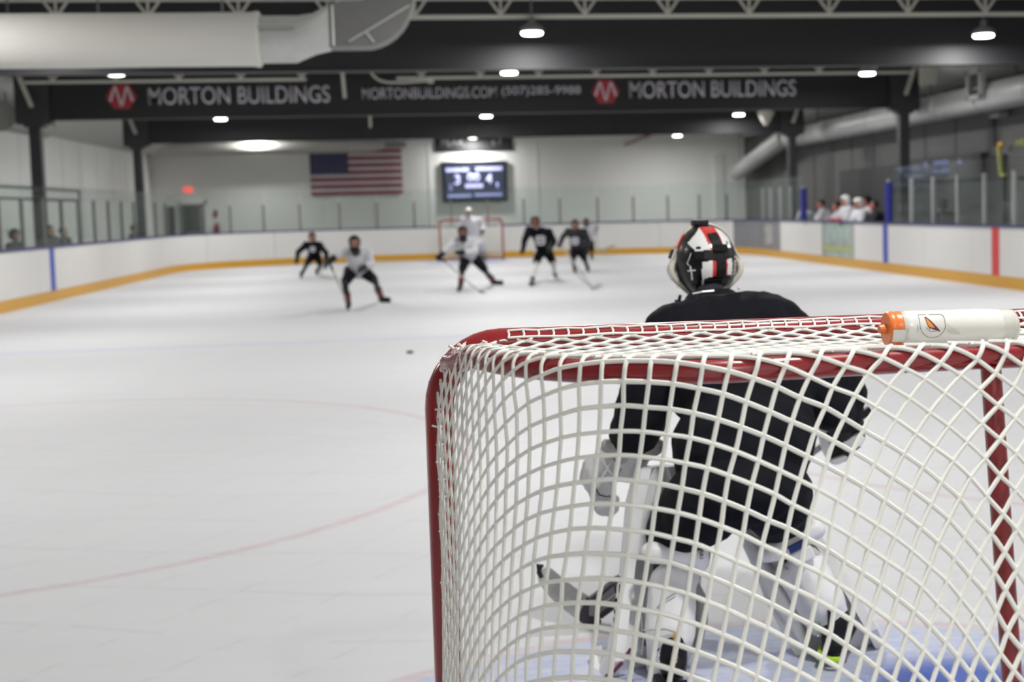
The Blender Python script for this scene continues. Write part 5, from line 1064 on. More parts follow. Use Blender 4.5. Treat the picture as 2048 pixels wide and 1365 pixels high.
def person(label, J, k=1.0, jersey=JERSEY_DARK, sleeve=None, sock=SOCK_DARK, pants=PANTS_DARK, helmet=BLACK, gloves=BLACK, skates=True, voxel=.024, group=None, jr=1.0, cage=True, guard=False, skin=SKIN, hem=.10, emblem=None, base=None, band=None):
    b = base or V3(((J['anL'].x+J['anR'].x)/2, (J['anL'].y+J['anR'].y)/2, 0))
    t = thing('person', label, 'person', b, group)
    figure_body(t, J, k, skin, sock, voxel)
    pr = [('e', J['chest'], (.19*k*jr, .15*k*jr, .19*k)), ('c', J['chest'], J['pelvis'], .165*k*jr, .165*k*jr), ('c', J['chest'], J['neck'], .15*k, .075*k)]
    dwn = (J['pelvis']-J['chest']).normalized()
    pr += [('e', J['pelvis']+dwn*hem*k*.4, (.185*k*jr, .15*k*jr, .12*k))]
    for s in 'LR': pr += [('c', J['sh'+s], J['chest'], .10*k, .13*k), ('c', J['sh'+s], J['el'+s], .088*k, .072*k), ('c', J['el'+s], J['ha'+s].lerp(J['el'+s], .35), .07*k, .06*k)]
    jo = blob('jersey', pr, jersey, t, voxel=voxel, smooth=3, wrinkle=.02*k, wscale=.11)
    if pants:
        pr = [('e', J['pelvis'], (.175*k, .145*k, .13*k))]
        for s in 'LR': pr += [('c', J['pelvis'].lerp(J['hip'+s], .6), J['hip'+s].lerp(J['kn'+s], .8), .12*k, .085*k)]
        blob('pants', pr, pants, t, voxel=voxel, smooth=2)
    if helmet: helmet_part(t, J, k, helmet, cage)
    else:
        f = J['face']; h = J['head']
        me = blob_mesh('hair', [('e', h+V3((0, 0, .025*k))-f*.018*k, (.088*k, .10*k, .10*k), f.to_track_quat('Y', 'Z').to_matrix())], HAIR, voxel=.016*k, smooth=2)
        bm = bmesh.new(); bm.from_mesh(me); bmesh.ops.delete(bm, geom=[v for v in bm.verts if (v.co-h).dot(f) > .04*k and v.co.z-h.z < .06*k], context='VERTS'); bm.to_mesh(me); bm.free(); link('hair', me, t)
    if guard: blob('neck_guard', [('c', J['neck'], J['head']-V3((0, 0, .10*k)), .085*k, .085*k), ('e', J['head']+J['face']*.035*k-V3((0, 0, .10*k)), (.085*k, .08*k, .06*k))], BLACK, t, voxel=.02*k, smooth=2)
    if gloves:
        for s in 'LR': glove(t, J['ha'+s], J['el'+s], k, gloves)
    for s in 'LR':
        if skates: skate(t, J['an'+s], J['to'+s], k)
        else: blob('shoe', [('c', J['an'+s]-V3((0, 0, .03*k)), J['to'+s], .05*k, .04*k)], BLACK, t, voxel=.016*k, smooth=2)
        if band is not None:
            a = J['kn'+s].lerp(J['an'+s], .45); b2 = J['kn'+s].lerp(J['an'+s], .8); MB().tube([a, b2], [.066*k, .054*k], 12).build('sock_band', band, t, smooth=True)
    if emblem:
        ec, er = emblem; f = J['face']; mb = MB(); s_ = f.cross(V3((0, 0, 1))).normalized()
        for i, (a, w, z) in enumerate(((-.5, .16, .6), (.5, .16, .6), (-.5, .16, -.1), (.5, .16, -.1), (0, .5, .85), (0, .5, .2), (.0, .5, -.5))): mb.bar(ec+s_*(a*er-w*er)+V3((0, 0, z*er*.7)), ec+s_*(a*er+w*er)+V3((0, 0, z*er*.7)), .02, .3*er)
        mb.build('jersey_emblem', JERSEY_WHITE, t)
    return t
def joints(px, Y, dY, face):
    J = {}
    for n, v in px.items(): J[n] = at(v[0], v[1], Y=Y+(v[2] if len(v) > 2 else dY.get(n, 0)))
    J['face'] = V3(face).normalized()
    return J
def feet(J, L, R, dirL=(0, -.13), dirR=(0, -.13), k=1.0, zl=0.0, zr=0.0):
    for s, p, d, z in (('L', L, dirL, zl), ('R', R, dirR, zr)):
        g = at(p[0], p[1], Z=z); J['an'+s] = g+V3((-d[0]*.5, -d[1]*.5, .095*k)); J['to'+s] = g+V3((d[0], d[1], .075*k))
# --- skaters far up the ice (image left = L here)
J = joints(dict(head=(624, 474), neck=(624, 486), chest=(628, 495), pelvis=(629, 509), shL=(612, 490), shR=(639, 490), elL=(596, 505), haL=(594, 521), elR=(653, 507), haR=(652, 531), hipL=(622, 511), hipR=(636, 511), knL=(613, 530), knR=(641, 531)), 30.3, dict(head=-.25, neck=-.1, elL=-.1, haL=-.2, elR=-.2, haR=-.3, pelvis=.35, hipL=.3, hipR=.3, knL=-.1, knR=-.15), (.05, -1, -.15))
feet(J, (603, 557.5), (634, 552), k=.9)
person('far skater in dark jersey and dark trousers, leftmost on the ice, crouching low', J, .92, JERSEY_DARK, emblem=(at(625, 500, Y=29.95), .10), group='skaters up the ice')
stick('pale hockey stick held low by the leftmost far skater', at(651, 529, Y=30.0), at(638, 552.5, Y=29.4), at(668, 559, Y=29.1), STICK_PALE, STICK_PALE)
J = joints(dict(head=(709, 486), neck=(712, 505), chest=(718, 516), pelvis=(718, 540), shL=(694, 505), shR=(735, 508), elL=(678, 508), haL=(659, 523), elR=(742, 528), haR=(722, 538), hipL=(697, 541), hipR=(733, 545), knL=(690, 569), knR=(750, 562)), 19.0, dict(head=-.28, neck=-.1, elL=-.2, haL=-.3, elR=-.2, haR=-.45, pelvis=.35, hipL=.25, hipR=.3, knL=-.15, knR=.05), (.02, -1, -.12))
feet(J, (697, 621), (768, 606), (0, -.12), (.09, -.07), k=.85)
person('white-jerseyed skater with black helmet striding in the middle distance, second from left', J, .95, JERSEY_WHITE, guard=True, band=SOCK_RED, jr=1.05, group='skaters up the ice')
stick('grey hockey stick reaching down to the ice in front of the nearest white-jerseyed skater', at(657, 522, Y=18.6), at(694, 605, Y=18.75), at(704, 611, Y=18.5), STICK_PALE, BLACK)
J = joints(dict(head=(925, 464), neck=(927, 480), chest=(934, 491), pelvis=(941, 514), shL=(911, 484), shR=(948, 481), elL=(897, 494), haL=(880, 513), elR=(950, 503), haR=(917, 506), hipL=(927, 516), hipR=(956, 518), knL=(924, 545), knR=(972, 544)), 23.3, dict(head=-.2, neck=-.05, elL=-.15, haL=-.25, elR=-.3, haR=-.5, pelvis=.3, hipL=.25, hipR=.25, knL=-.15, knR=.1), (-.05, -1, -.1))
feet(J, (920, 584), (992, 571), (-.03, -.13), (.12, -.06), k=.95)
person('white-jerseyed skater with black gloves in front of the far goal', J, .95, JERSEY_WHITE, guard=True, band=SOCK_RED, jr=1.0, skin=SKIN_RED, hem=.2, group='skaters up the ice')
stick('thin hockey stick held out by the white-jerseyed skater before the far goal', at(880, 515, Y=23.0), at(960, 585, Y=22.4), at(975, 589, Y=22.2), STICK_PALE, STICK_PALE)
J = joints(dict(head=(1070, 444), neck=(1074, 457), chest=(1081, 470), pelvis=(1088, 500), shL=(1058, 461), shR=(1098, 465), elL=(1049, 481), haL=(1046, 500), elR=(1108, 484), haR=(1098, 500), hipL=(1076, 505), hipR=(1100, 507), knL=(1072, 529), knR=(1107, 528)), 25.8, dict(head=-.25, neck=-.1, elL=-.15, haL=-.25, elR=-.1, haR=-.35, pelvis=.3, hipL=.2, hipR=.25, knL=-.15, knR=.0), (-.1, -1, -.1))
feet(J, (1064, 573), (1110, 555), (-.04, -.13), (.02, -.12), k=.95)
person('dark-jerseyed skater with white socks gliding right of the far goal', J, .98, JERSEY_DARK, sock=SOCK_WHITE, jr=1.05, emblem=(at(1081, 483, Y=25.4), .16), skin=SKIN_RED, group='skaters up the ice')
J = joints(dict(head=(1150, 449), neck=(1151, 459), chest=(1152, 470), pelvis=(1154, 497), shL=(1136, 463), shR=(1169, 464), elL=(1125, 475), haL=(1120, 489), elR=(1178, 484), haR=(1174, 505), hipL=(1145, 502), hipR=(1164, 503), knL=(1146, 521), knR=(1170, 521)), 29.2, dict(head=-.2, neck=-.05, elL=-.1, haL=-.2, elR=-.1, haR=-.25, pelvis=.25, hipL=.2, hipR=.2, knL=-.1, knR=0), (0, -1, -.1))
feet(J, (1150, 547), (1176, 545), k=.95)
person('dark-jerseyed skater with white chest print, rightmost of the dark ones', J, .96, JERSEY_BLACK, jr=1.05, emblem=(at(1150, 484, Y=28.85), .14), group='skaters up the ice')
stick('long pale hockey stick stretched forward by the rightmost dark skater', at(1124, 494, Y=29), at(1186, 577, Y=22.9) if False else at(1186, 577, Z=.03), at(1205, 571, Z=.03), STICK_PALE, STICK_PALE)
J = joints(dict(head=(1172.5, 445), neck=(1174, 453), chest=(1177, 462), pelvis=(1178, 483), shL=(1165, 458), shR=(1187, 456), elL=(1166, 472), haL=(1172, 484), elR=(1190, 464), haR=(1193, 457), hipL=(1172, 487), hipR=(1183, 487), knL=(1171, 502), knR=(1184, 502)), 36.4, dict(pelvis=.1), (0, -1, -.1))
feet(J, (1171, 521), (1184, 521), k=.95)
person('white-jerseyed skater half hidden behind the rightmost dark skater', J, .95, JERSEY_WHITE, guard=True, skin=SKIN_RED, group='skaters up the ice')
stick('pale hockey stick held out to the right by the half hidden white skater', at(1192, 459, Y=36.2), at(1196, 507, Y=35.9), at(1232, 493, Y=35.9), STICK_PALE, STICK_PALE)
# far goalie
J = joints(dict(head=(937, 424), neck=(938, 433), chest=(943, 446), pelvis=(947, 470), shL=(926, 439), shR=(958, 440), elL=(919, 455), haL=(925, 468), elR=(968, 455), haR=(964, 465), hipL=(939, 474), hipR=(956, 474), knL=(934, 496), knR=(961, 496)), 37.7, dict(head=-.15, haL=-.3, haR=-.35, knL=-.2, knR=-.2), (0, -1, -.1))
feet(J, (930, 518), (966, 517), k=.95)
gt = person('goalkeeper in white standing in the far goal, white helmet', J, 1.0, JERSEY_WHITE, sock=SOCK_WHITE, pants=JERSEY_WHITE, helmet=WHITE_GLOSS, jr=1.25, group='skaters up the ice')
for s in 'LR':
    a, b = J['kn'+s], J['an'+s]
    MB().bar(a+V3((0, -.10, .18)), b+V3((0, -.12, -.06)), .30, .10, up=V3((0, 1, 0))).build('leg_pad', PAD_WHITE, gt, bevel=.03)
# standing / sitting people off the ice
def upright(x, y, z0, head_z, fdir, k=1.0, lean=.0, arms='down', sit=False, hx=0.0):
    f = V3(fdir).normalized(); s = f.cross(V3((0, 0, 1))).normalized(); h = V3((x, y, head_z))
    J = dict(face=f, head=h, neck=h-V3((0, 0, .15*k))-f*lean*.3)
    J['chest'] = J['neck']-V3((0, 0, .20*k))-f*lean*.5; J['pelvis'] = J['chest']-V3((0, 0, .36*k))-f*lean
    for n, q in (('L', -1), ('R', 1)):
        J['sh'+n] = J['neck']-V3((0, 0, .07*k))+s*(.19*k*q); J['hip'+n] = J['pelvis']-V3((0, 0, .04*k))+s*(.10*k*q)
        if arms == 'lean': J['el'+n] = J['sh'+n]-V3((0, 0, .22*k))+f*.10*k+s*.05*k*q; J['ha'+n] = J['el'+n]+f*.22*k-s*.06*k*q-V3((0, 0, .02))
        else: J['el'+n] = J['sh'+n]-V3((0, 0, .27*k))+s*.05*k*q; J['ha'+n] = J['el'+n]-V3((0, 0, .18*k))+f*.14*k
        if sit: J['kn'+n] = J['hip'+n]+f*.40*k; J['an'+n] = J['kn'+n]-V3((0, 0, J['kn'+n].z-z0-.10*k))
        else:
            J['an'+n] = V3((J['hip'+n].x, J['hip'+n].y, z0+.10*k)); J['kn'+n] = J['hip'+n].lerp(J['an'+n], .5)+f*.03
        J['to'+n] = J['an'+n]+f*.14*k-V3((0, 0, .03*k))
    return J
BX = 8.92
bench = [((1606, 411), 9.0, 1.0, JERSEY_WHITE, None, (-.7, .6, 0), 'bareheaded player in white at the far end of the bench', SKIN_RED, BLACK),
         ((1641, 408), 8.95, 1.0, JERSEY_WHITE, None, (-1, .3, 0), 'dark-haired player in white leaning on the bench boards', SKIN_RED, BLACK),
         ((1672, 412), 9.1, 1.0, JERSEY_WHITE, None, (-.9, .2, 0), 'red-faced player in white behind the bench gate', SKIN_RED, RED_GLOVE),
         ((1690, 401), 8.95, 1.0, JERSEY_WHITE, WHITE_GLOSS, (-1, -.1, 0), 'tall player in white with white helmet at the bench gate', SKIN_RED, RED_GLOVE),
         ((1716, 407), 8.9, 1.0, JERSEY_WHITE, WHITE_GLOSS, (-1, -.2, 0), 'player in white with white helmet leaning over the boards near the blue stripe', SKIN_RED, BLACK),
         ((1733, 403), 9.35, 1.0, JERSEY_WHITE, BLACK, (-1, 0, 0), 'player in white with black helmet at the back of the bench', SKIN_RED, BLACK),
         ((1747, 411), 9.2, 1.0, CLOTH_DARK, None, (-1, .2, 0), 'red-faced coach in black at the near end of the bench', SKIN_RED, None)]
for (hp, X, k, jm, hm, fd_, lb, sk, gl) in bench:
    h = at(hp[0], hp[1], X=X-.1)
    J = upright(h.x, h.y, .0, h.z, fd_, 1.06, lean=.12, arms='lean')
    person(lb, J, 1.06, jm, sock=SOCK_DARK, helmet=hm, cage=False, skates=gl is not None, gloves=gl, skin=sk, jr=1.45, voxel=.028, group='people on the players bench')
fan = [((30, 470), -9.32, CLOTH_DARK, BLACK, 'spectator in dark coat and cap at the far left edge, behind the glass'), ((101, 461), -9.32, CLOTH_GREY, None, 'dark-haired spectator just right of the left column, behind the glass'), ((127, 464), -9.32, CLOTH_DARK, None, 'spectator in dark coat, second from the left column behind the glass'), ((270, 457), -9.35, CLOTH_DARK, BLACK, 'spectator in dark hood sitting apart near the far left column')]
for hp, X, cm, hm, lb in fan:
    h = at(hp[0], hp[1], X=X)
    k = 1.0
    J = upright(h.x, h.y, 0, h.z, (1, -.25, -.05), k, lean=.02, sit=True)
    for n in 'LR': J['ha'+n] = J['kn'+n].lerp(J['hip'+n], .3)+V3((0, 0, .08))
    dz = .67+.10*k-J['pelvis'].z
    if abs(dz) < .6:
        for n in ('pelvis', 'hipL', 'hipR', 'knL', 'knR'): J[n] = J[n]+V3((0, 0, dz))
    person(lb, J, k, cm, sock=CLOTH_DARK, pants=CLOTH_DARK, helmet=hm, cage=False, skates=False, gloves=None, skin=SKIN, jr=1.15, voxel=.028, group='spectators behind the left glass', base=V3((h.x, h.y, .67)))
h = at(1884, 411, X=8.85)
person('person in black standing behind the right hand glass', upright(h.x, h.y, 0, h.z, (-.3, 1, 0), 1.0), 1.0, CLOTH_DARK, sock=CLOTH_DARK, pants=CLOTH_DARK, helmet=BLACK, cage=False, skates=False, gloves=None, voxel=.028, jr=1.1)

# ------------------------------------------------------------------ the goalkeeper in front of the net
gk = thing('person', 'goalkeeper seen from behind in black jersey and white leg pads at the near goal', 'person', (-.02, 1.45, 0))
G = dict(face=V3((-.015, 1, -.06)).normalized(), head=V3((.010, 1.965, 1.318)), neck=V3((.015, 1.83, 1.17)), chest=V3((.035, 1.62, .96)), pelvis=V3((-.015, 1.38, .62)))
G.update(shL=V3((-.165, 1.74, 1.09)), shR=V3((.235, 1.74, 1.095)), elL=V3((-.285, 1.70, .83)), elR=V3((.455, 1.72, .875)), haL=V3((-.375, 1.80, .66)), haR=V3((.475, 1.90, .70)))
G.update(hipL=V3((-.12, 1.38, .57)), hipR=V3((.10, 1.38, .575)), knL=V3((-.205, 1.60, .37)), knR=V3((.185, 1.62, .40)), anL=V3((-.245, 1.40, .125)), anR=V3((.325, 1.44, .125)), toL=V3((-.30, 1.58, .09)), toR=V3((.37, 1.60, .09)))
kk = .92
c = [('e', G['head'], (.078*kk, .095*kk, .11*kk)), ('c', G['neck'], G['head']-V3((0, 0, .05)), .055, .052), ('e', G['chest'], (.15, .12, .17)), ('e', G['pelvis'], (.14, .12, .13)), ('c', G['pelvis'], G['chest'], .125, .13), ('c', G['chest'], G['neck'], .12, .06)]
for s in 'LR':
    c += [('c', G['sh'+s], G['chest'], .065, .10), ('c', G['sh'+s], G['el'+s], .055, .042), ('c', G['el'+s], G['ha'+s], .042, .03), ('e', G['ha'+s], (.042, .042, .05)), ('c', G['pelvis'], G['hip'+s], .11, .09), ('c', G['hip'+s], G['kn'+s], .085, .062), ('c', G['kn'+s], G['an'+s], .058, .042), ('c', G['an'+s], G['to'+s], .042, .032)]
bd = blob('body', c, [SKIN, SOCK_DARK], gk, voxel=.014, smooth=4, matfn=lambda q: 0 if (q-G['head']).length < .14 and (q-G['head']).dot(G['face']) > .02 else 1)
# jersey: wide padded shoulders, loose back, hanging sleeves
A = lambda x, y, Y: at(x, y, Y=Y)
pr = [('e', V3((.03, 1.60, .93)), (.235, .17, .22)), ('e', V3((.02, 1.46, .74)), (.245, .17, .20)), ('e', V3((.0, 1.38, .61)), (.225, .165, .13)),
      ('c', V3((-.10, 1.73, 1.085)), V3((.17, 1.73, 1.10)), .125, .125), ('c', G['chest'], V3((.02, 1.80, 1.14)), .18, .095), ('e', V3((.035, 1.76, 1.13)), (.20, .10, .075))]
pr += [('c', V3((-.135, 1.74, 1.075)), V3((-.235, 1.72, .93)), .125, .105), ('c', V3((-.235, 1.72, .93)), V3((-.275, 1.71, .81)), .105, .098), ('c', V3((-.275, 1.71, .81)), V3((-.30, 1.76, .735)), .095, .085)]
pr += [('c', V3((.205, 1.74, 1.08)), V3((.365, 1.72, .95)), .125, .11), ('c', V3((.365, 1.72, .95)), V3((.435, 1.74, .86)), .108, .098), ('c', V3((.435, 1.74, .86)), V3((.46, 1.82, .79)), .092, .08)]
pr += [('c', V3((.20, 1.66, 1.02)), A(1655, 815, 1.66), .11, .085), ('c', A(1655, 815, 1.66), A(1690, 830, 1.74), .085, .07), ('c', V3((.20, 1.60, .90)), V3((.215, 1.50, .76)), .09, .07)]
jm = blob('jersey', pr, JERSEY_DARK, gk, voxel=.012, smooth=5, wrinkle=.030, wscale=.10)
MB().tube([V3((-.045, 1.745, 1.205)), V3((.01, 1.72, 1.208)), V3((.075, 1.745, 1.212))], .010, 8).build('collar', JERSEY_BLACK, gk, smooth=True)
pr = [('e', G['pelvis'], (.20, .165, .13)), ('c', V3((-.115, 1.40, .58)), A(1352, 1065, 1.52), .135, .105), ('c', V3((.105, 1.40, .58)), A(1560, 1035, 1.53), .135, .10)]
blob('pants', pr, PANTS_DARK, gk, voxel=.012, smooth=4, wrinkle=.02, wscale=.1)
# mask: black back plate with painted white and red panels, cream rim, white front shell, cage
hc = V3((.011, 1.965, 1.321)); hf = G['face']; hs = hf.cross(V3((0, 0, 1))).normalized(); hu = hs.cross(hf)
def inpoly(p, poly):
    x, y = p; r = False; n = len(poly)
    for i in range(n):
        x1, y1 = poly[i]; x2, y2 = poly[(i+1) % n]
        if (y1 > y) != (y2 > y) and x < (x2-x1)*(y-y1)/(y2-y1)+x1: r = not r
    return r
PAINT = [(1, [(345, 375), (430, 290), (505, 205), (575, 465), (410, 470)]), (1, [(675, 205), (770, 255), (840, 330), (852, 438), (750, 445)]), (2, [(500, 200), (680, 200), (755, 445), (575, 465)]),
         (1, [(468, 590), (590, 583), (597, 930), (480, 962)]), (2, [(588, 583), (635, 583), (640, 930), (595, 930)]), (2, [(752, 573), (785, 568), (792, 735), (752, 740)]), (1, [(784, 566), (855, 556), (862, 740), (850, 845), (845, 740), (790, 735)]), (2, [(594, 872), (712, 868), (700, 915), (597, 930)]),
         (0, [(560, 285), (688, 272), (715, 330), (735, 445), (765, 570), (760, 745), (860, 740), (855, 880), (510, 895), (500, 772), (640, 745), (630, 590), (600, 460)]), (0, [(420, 420), (470, 420), (470, 448), (420, 448)]), (0, [(790, 360), (820, 385), (820, 410), (800, 400)])]
NU, NV = 150, 120
vs = []; fs = []; ms = []
for j in range(NV+1):
    th = PI*(j/NV)                                        # 0 top .. PI bottom
    for i in range(NU):
        ph = 2*PI*i/NU
        x, y, z = math.sin(th)*math.cos(ph), math.sin(th)*math.sin(ph), math.cos(th)
        rx = .108*(1-.10*max(0, -z)**2); ry = .135; rz = .134
        p = hc+hs*(x*rx)+hf*(y*ry)+hu*(max(z, -.96)*rz); vs.append(p)
for j in range(NV):
    for i in range(NU):
        i2 = (i+1) % NU; th = PI*(j+.5)/NV; ph = 2*PI*(i+.5)/NU
        y = math.sin(th)*math.sin(ph)
        if y > .35: continue                              # open at the face
        fs.append((j*NU+i, j*NU+i2, (j+1)*NU+i2, (j+1)*NU+i))
        x, z = math.sin(th)*math.cos(ph), math.cos(th)
        X, Z = 600+360*x, 580-415*z; k = 0
        if y < .1:
            for mi, poly in PAINT:
                if inpoly((X, Z), poly): k = mi
        elif z > .3: k = 2 if x < -.2 else 0
        ms.append(k)
me = bpy.data.meshes.new('mask_back_plate'); me.from_pydata([tuple(v) for v in vs], [], fs)
for m in (BLACK_GLOSS, WHITE_GLOSS, RED_GLOSS): me.materials.append(m)
me.polygons.foreach_set('material_index', ms); me.polygons.foreach_set('use_smooth', [True]*len(fs)); me.update()
bm = bmesh.new(); bm.from_mesh(me); bmesh.ops.delete(bm, geom=[v for v in bm.verts if not v.link_faces], context='VERTS'); bmesh.ops.recalc_face_normals(bm, faces=bm.faces); bm.to_mesh(me); bm.free()
hel = link('goalie_mask', me, gk)
def HP(X, Z, d=.003):                                     # a spot on the back plate from its own front-view sheet
    x = (X-600)/360; z = (580-Z)/415; y = -math.sqrt(max(.0, 1-x*x-z*z))
    return hc+hs*(x*.108)+hf*(y*(.135))+hu*(z*.134)+(hs*x+hf*y+hu*z).normalized()*d
def hstrap(pts, w, name, m, parent=hel, d=.003):
    P = [HP(x, z, d) for x, z in pts]; mb = MB(); rings = []
    for i, p in enumerate(P):
        t_ = (P[min(len(P)-1, i+1)]-P[max(0, i-1)]).normalized(); n = (p-hc).normalized(); b_ = t_.cross(n).normalized()
        rings.append([tuple(p-b_*w/2), tuple(p+b_*w/2), tuple(p+b_*w/2-n*.004), tuple(p-b_*w/2-n*.004)])
    return mb.loft(rings).build(name, m, parent)
hstrap([(620, 285), (650, 360), (675, 440), (690, 520), (700, 600), (702, 680), (700, 760)], .036, 'back_strap', BLACK)
hstrap([(400, 515), (500, 520), (600, 525), (700, 522), (800, 510), (880, 495)], .026, 'back_strap', BLACK)
hstrap([(505, 830), (600, 828), (700, 822), (800, 812), (858, 805)], .034, 'back_strap', BLACK, d=.004)
MB().box((-.026, -.012, -.006), (.026, .012, .008), M=Matrix.Translation(HP(683, 455, .006)) @ (HP(683, 455)-hc).to_track_quat('Z', 'Y').to_matrix().to_4x4()).build('strap_buckle', BLACK_GLOSS, hel)
hstrap([(352, 628), (368, 705), (378, 780)], .005, 'cross_print', WHITE_GLOSS); hstrap([(330, 680), (366, 678), (405, 676)], .005, 'cross_print', WHITE_GLOSS); hstrap([(368, 490), (345, 550), (325, 600), (340, 622)], .002, 'chain_print', WHITE_GLOSS)
for i, z in enumerate((545, 590, 612, 634, 660, 685, 705, 728, 790)): hstrap([(893, z), (910, z-1), (927, z-3)] if i % 2 else [(897, z), (912, z-2)], .004, 'side_lettering', WHITE_GLOSS)
# top clip and side clip
c0 = hc+hu*.135-hf*.0-hs*.016
MB().box((-.028, -.03, -.006), (.028, .03, .016), M=Matrix.Translation(c0)).build('top_clip', BLACK, hel, bevel=.005)
MB().box((-.008, -.02, -.018), (.008, .02, .018), M=Matrix.Translation(hc-hs*.114+hu*.03+hf*.03) @ Matrix.Rotation(.35, 4, 'Y')).build('side_clip', BLACK, hel, bevel=.004)
# front shell, bigger than the back plate, with a cream rim seen past both cheeks
NU2, NV2 = 64, 40; vs = []; fs = []
for j in range(NV2+1):
    th = PI*(.04+.92*j/NV2)
    for i in range(NU2+1):
        ph = PI*(-.04+1.08*i/NU2); x, y, z = math.sin(th)*math.cos(ph), math.sin(th)*math.sin(ph), math.cos(th)
        wid = .107+.029*math.exp(-((z+.30)/.36)**2)
        vs.append(hc+hs*(x*wid)+hf*(y*.165+.005)+hu*(z*.136))
for j in range(NV2):
    for i in range(NU2):
        th = PI*(.04+.92*(j+.5)/NV2); ph = PI*(-.04+1.08*(i+.5)/NU2); x, y, z = math.sin(th)*math.cos(ph), math.sin(th)*math.sin(ph), math.cos(th)
        if abs(x) < .62 and -.62 < z < .30 and y > .3: continue     # the cage opening
        fs.append((j*(NU2+1)+i, j*(NU2+1)+i+1, (j+1)*(NU2+1)+i+1, (j+1)*(NU2+1)+i))
me = bpy.data.meshes.new('front_shell'); me.from_pydata([tuple(v) for v in vs], [], fs); me.materials.append(GREY_MASK); me.materials.append(RED_GLOSS); me.polygons.foreach_set('use_smooth', [True]*len(fs)); me.update()
for p in me.polygons:
    q = V3(p.center)-hc
    if q.dot(hu) > .045 and q.dot(hs) < .01: p.material_index = 1
fo = link('front_shell', me, hel); so = fo.modifiers.new('t', 'SOLIDIFY'); so.thickness = .006; so.offset = -1
for sx in (-1, 1):
    pts = []
    for i in range(13):
        z = .42-1.18*i/12
        x = math.sqrt(max(0, 1-z*z)); wid = .106+.022*math.exp(-((z+.30)/.36)**2)
        pts.append(hc+hs*(sx*(x*wid+.003))-hf*(.012-.02*abs(z+.3))+hu*(z*.130))
    MB().tube(pts, [.006+.006*math.sin(PI*i/12) for i in range(13)], 10).build('mask_rim', CREAM_FOAM, hel, smooth=True)
    pts = [hc+hs*(sx*.03)*i+hf*(.0)+hu*(math.cos(i*.5)*.137) for i in range(0)]
pts = [hc+hs*(.113*math.sin(a))-hf*.004+hu*(.134*math.cos(a)) for a in [(-1.15+2.3*i/20) for i in range(21)]]
MB().tube(pts, .006, 8).build('mask_rim', CREAM_FOAM, hel, smooth=True)
cg = MB()
for i in range(-3, 4): cg.tube([hc+hs*(.024*i)+hf*(.178-.012*abs(z)*8*.1-abs(i)*.006)+hu*z for z in (.05, 0, -.05, -.09)], .0025, 6)
for z in (.045, .01, -.025, -.06, -.088): cg.tube([hc+hs*(.026*i)+hf*(.182-.003*i*i)+hu*z for i in range(-3, 4)], .0025, 6)
cg.build('cage', STEEL, hel)
MB().tube([hc-hs*.10-hu*.12-hf*.02, hc-hs*.112-hu*.145-hf*.05, hc-hs*.125-hu*.135-hf*.06], [.006, .008, .004], 8).build('chin_strap', BLACK, hel, smooth=True)
for px_ in ((1466, 580), (1478, 577)): MB().lathe([(.004, -.004), (.007, 0), (.004, .004)], 8, Matrix.Translation(at(px_[0], px_[1], Y=1.92))).build('strap_snap', WHITE_GLOSS, hel, smooth=True)
blob('throat_collar', [('c', V3((-.04, 1.88, 1.175)), V3((.07, 1.88, 1.18)), .05, .05)], BLACK, gk, voxel=.012, smooth=3)
MB().tube([A(1385, 588, 1.77), A(1405, 584, 1.765), A(1428, 582, 1.765)], .0035, 6).build('collar_edge', WHITE_GLOSS, gk)

# catching glove hanging at the left
ct = blob('catching_glove', [('e', A(1222, 925, 1.80), (.062, .05, .075)), ('e', A(1198, 955, 1.82), (.062, .05, .075)), ('e', A(1206, 1000, 1.84), (.045, .04, .06)), ('c', A(1205, 985, 1.84), A(1219, 1023, 1.85), .036, .022),
     ('c', A(1228, 1000, 1.83), A(1231, 1020, 1.84), .018, .015), ('c', A(1185, 930, 1.85), A(1173, 958, 1.87), .035, .028), ('c', A(1173, 958, 1.87), A(1196, 1005, 1.87), .022, .018), ('c', A(1250, 930, 1.78), A(1262, 908, 1.76), .045, .05), ('c', A(1210, 985, 1.83), A(1216, 1018, 1.84), .02, .018)],
     TRAP_GREY, gk, voxel=.007, smooth=3, wrinkle=.008, wscale=.04)
blob('glove_thumb', [('c', A(1282, 920, 1.78), A(1254, 948, 1.80), .030, .032)], TRAP_GREY, ct, voxel=.007, smooth=3)
blob('glove_cuff', [('c', A(1316, 893, 1.75), A(1292, 905, 1.75), .028, .034), ('c', A(1292, 905, 1.75), A(1250, 905, 1.76), .034, .05), ('c', A(1250, 905, 1.76), A(1212, 890, 1.78), .05, .022)], PAD_GREY, ct, voxel=.008, smooth=3)
def seam(pts, Y, r, name, m, parent): return MB().tube([at(x, y, Y=Y) for x, y in pts], r, 6).build(name, m, parent, smooth=True)
seam([(1192, 978), (1198, 990), (1212, 994), (1222, 993)], 1.765, .0032, 'glove_seam', BLACK, ct); seam([(1190, 988), (1198, 997), (1212, 1000), (1221, 998)], 1.775, .0025, 'glove_seam', PAD_GREY, ct)
seam([(1206, 922), (1214, 938), (1224, 950)], 1.742, .004, 'pocket_lacing', TRAP_GREY, ct); seam([(1224, 922), (1214, 940), (1204, 955)], 1.742, .004, 'pocket_lacing', TRAP_GREY, ct); seam([(1236, 948), (1245, 934), (1258, 918)], 1.742, .004, 'glove_seam', PAD_GREY, ct)
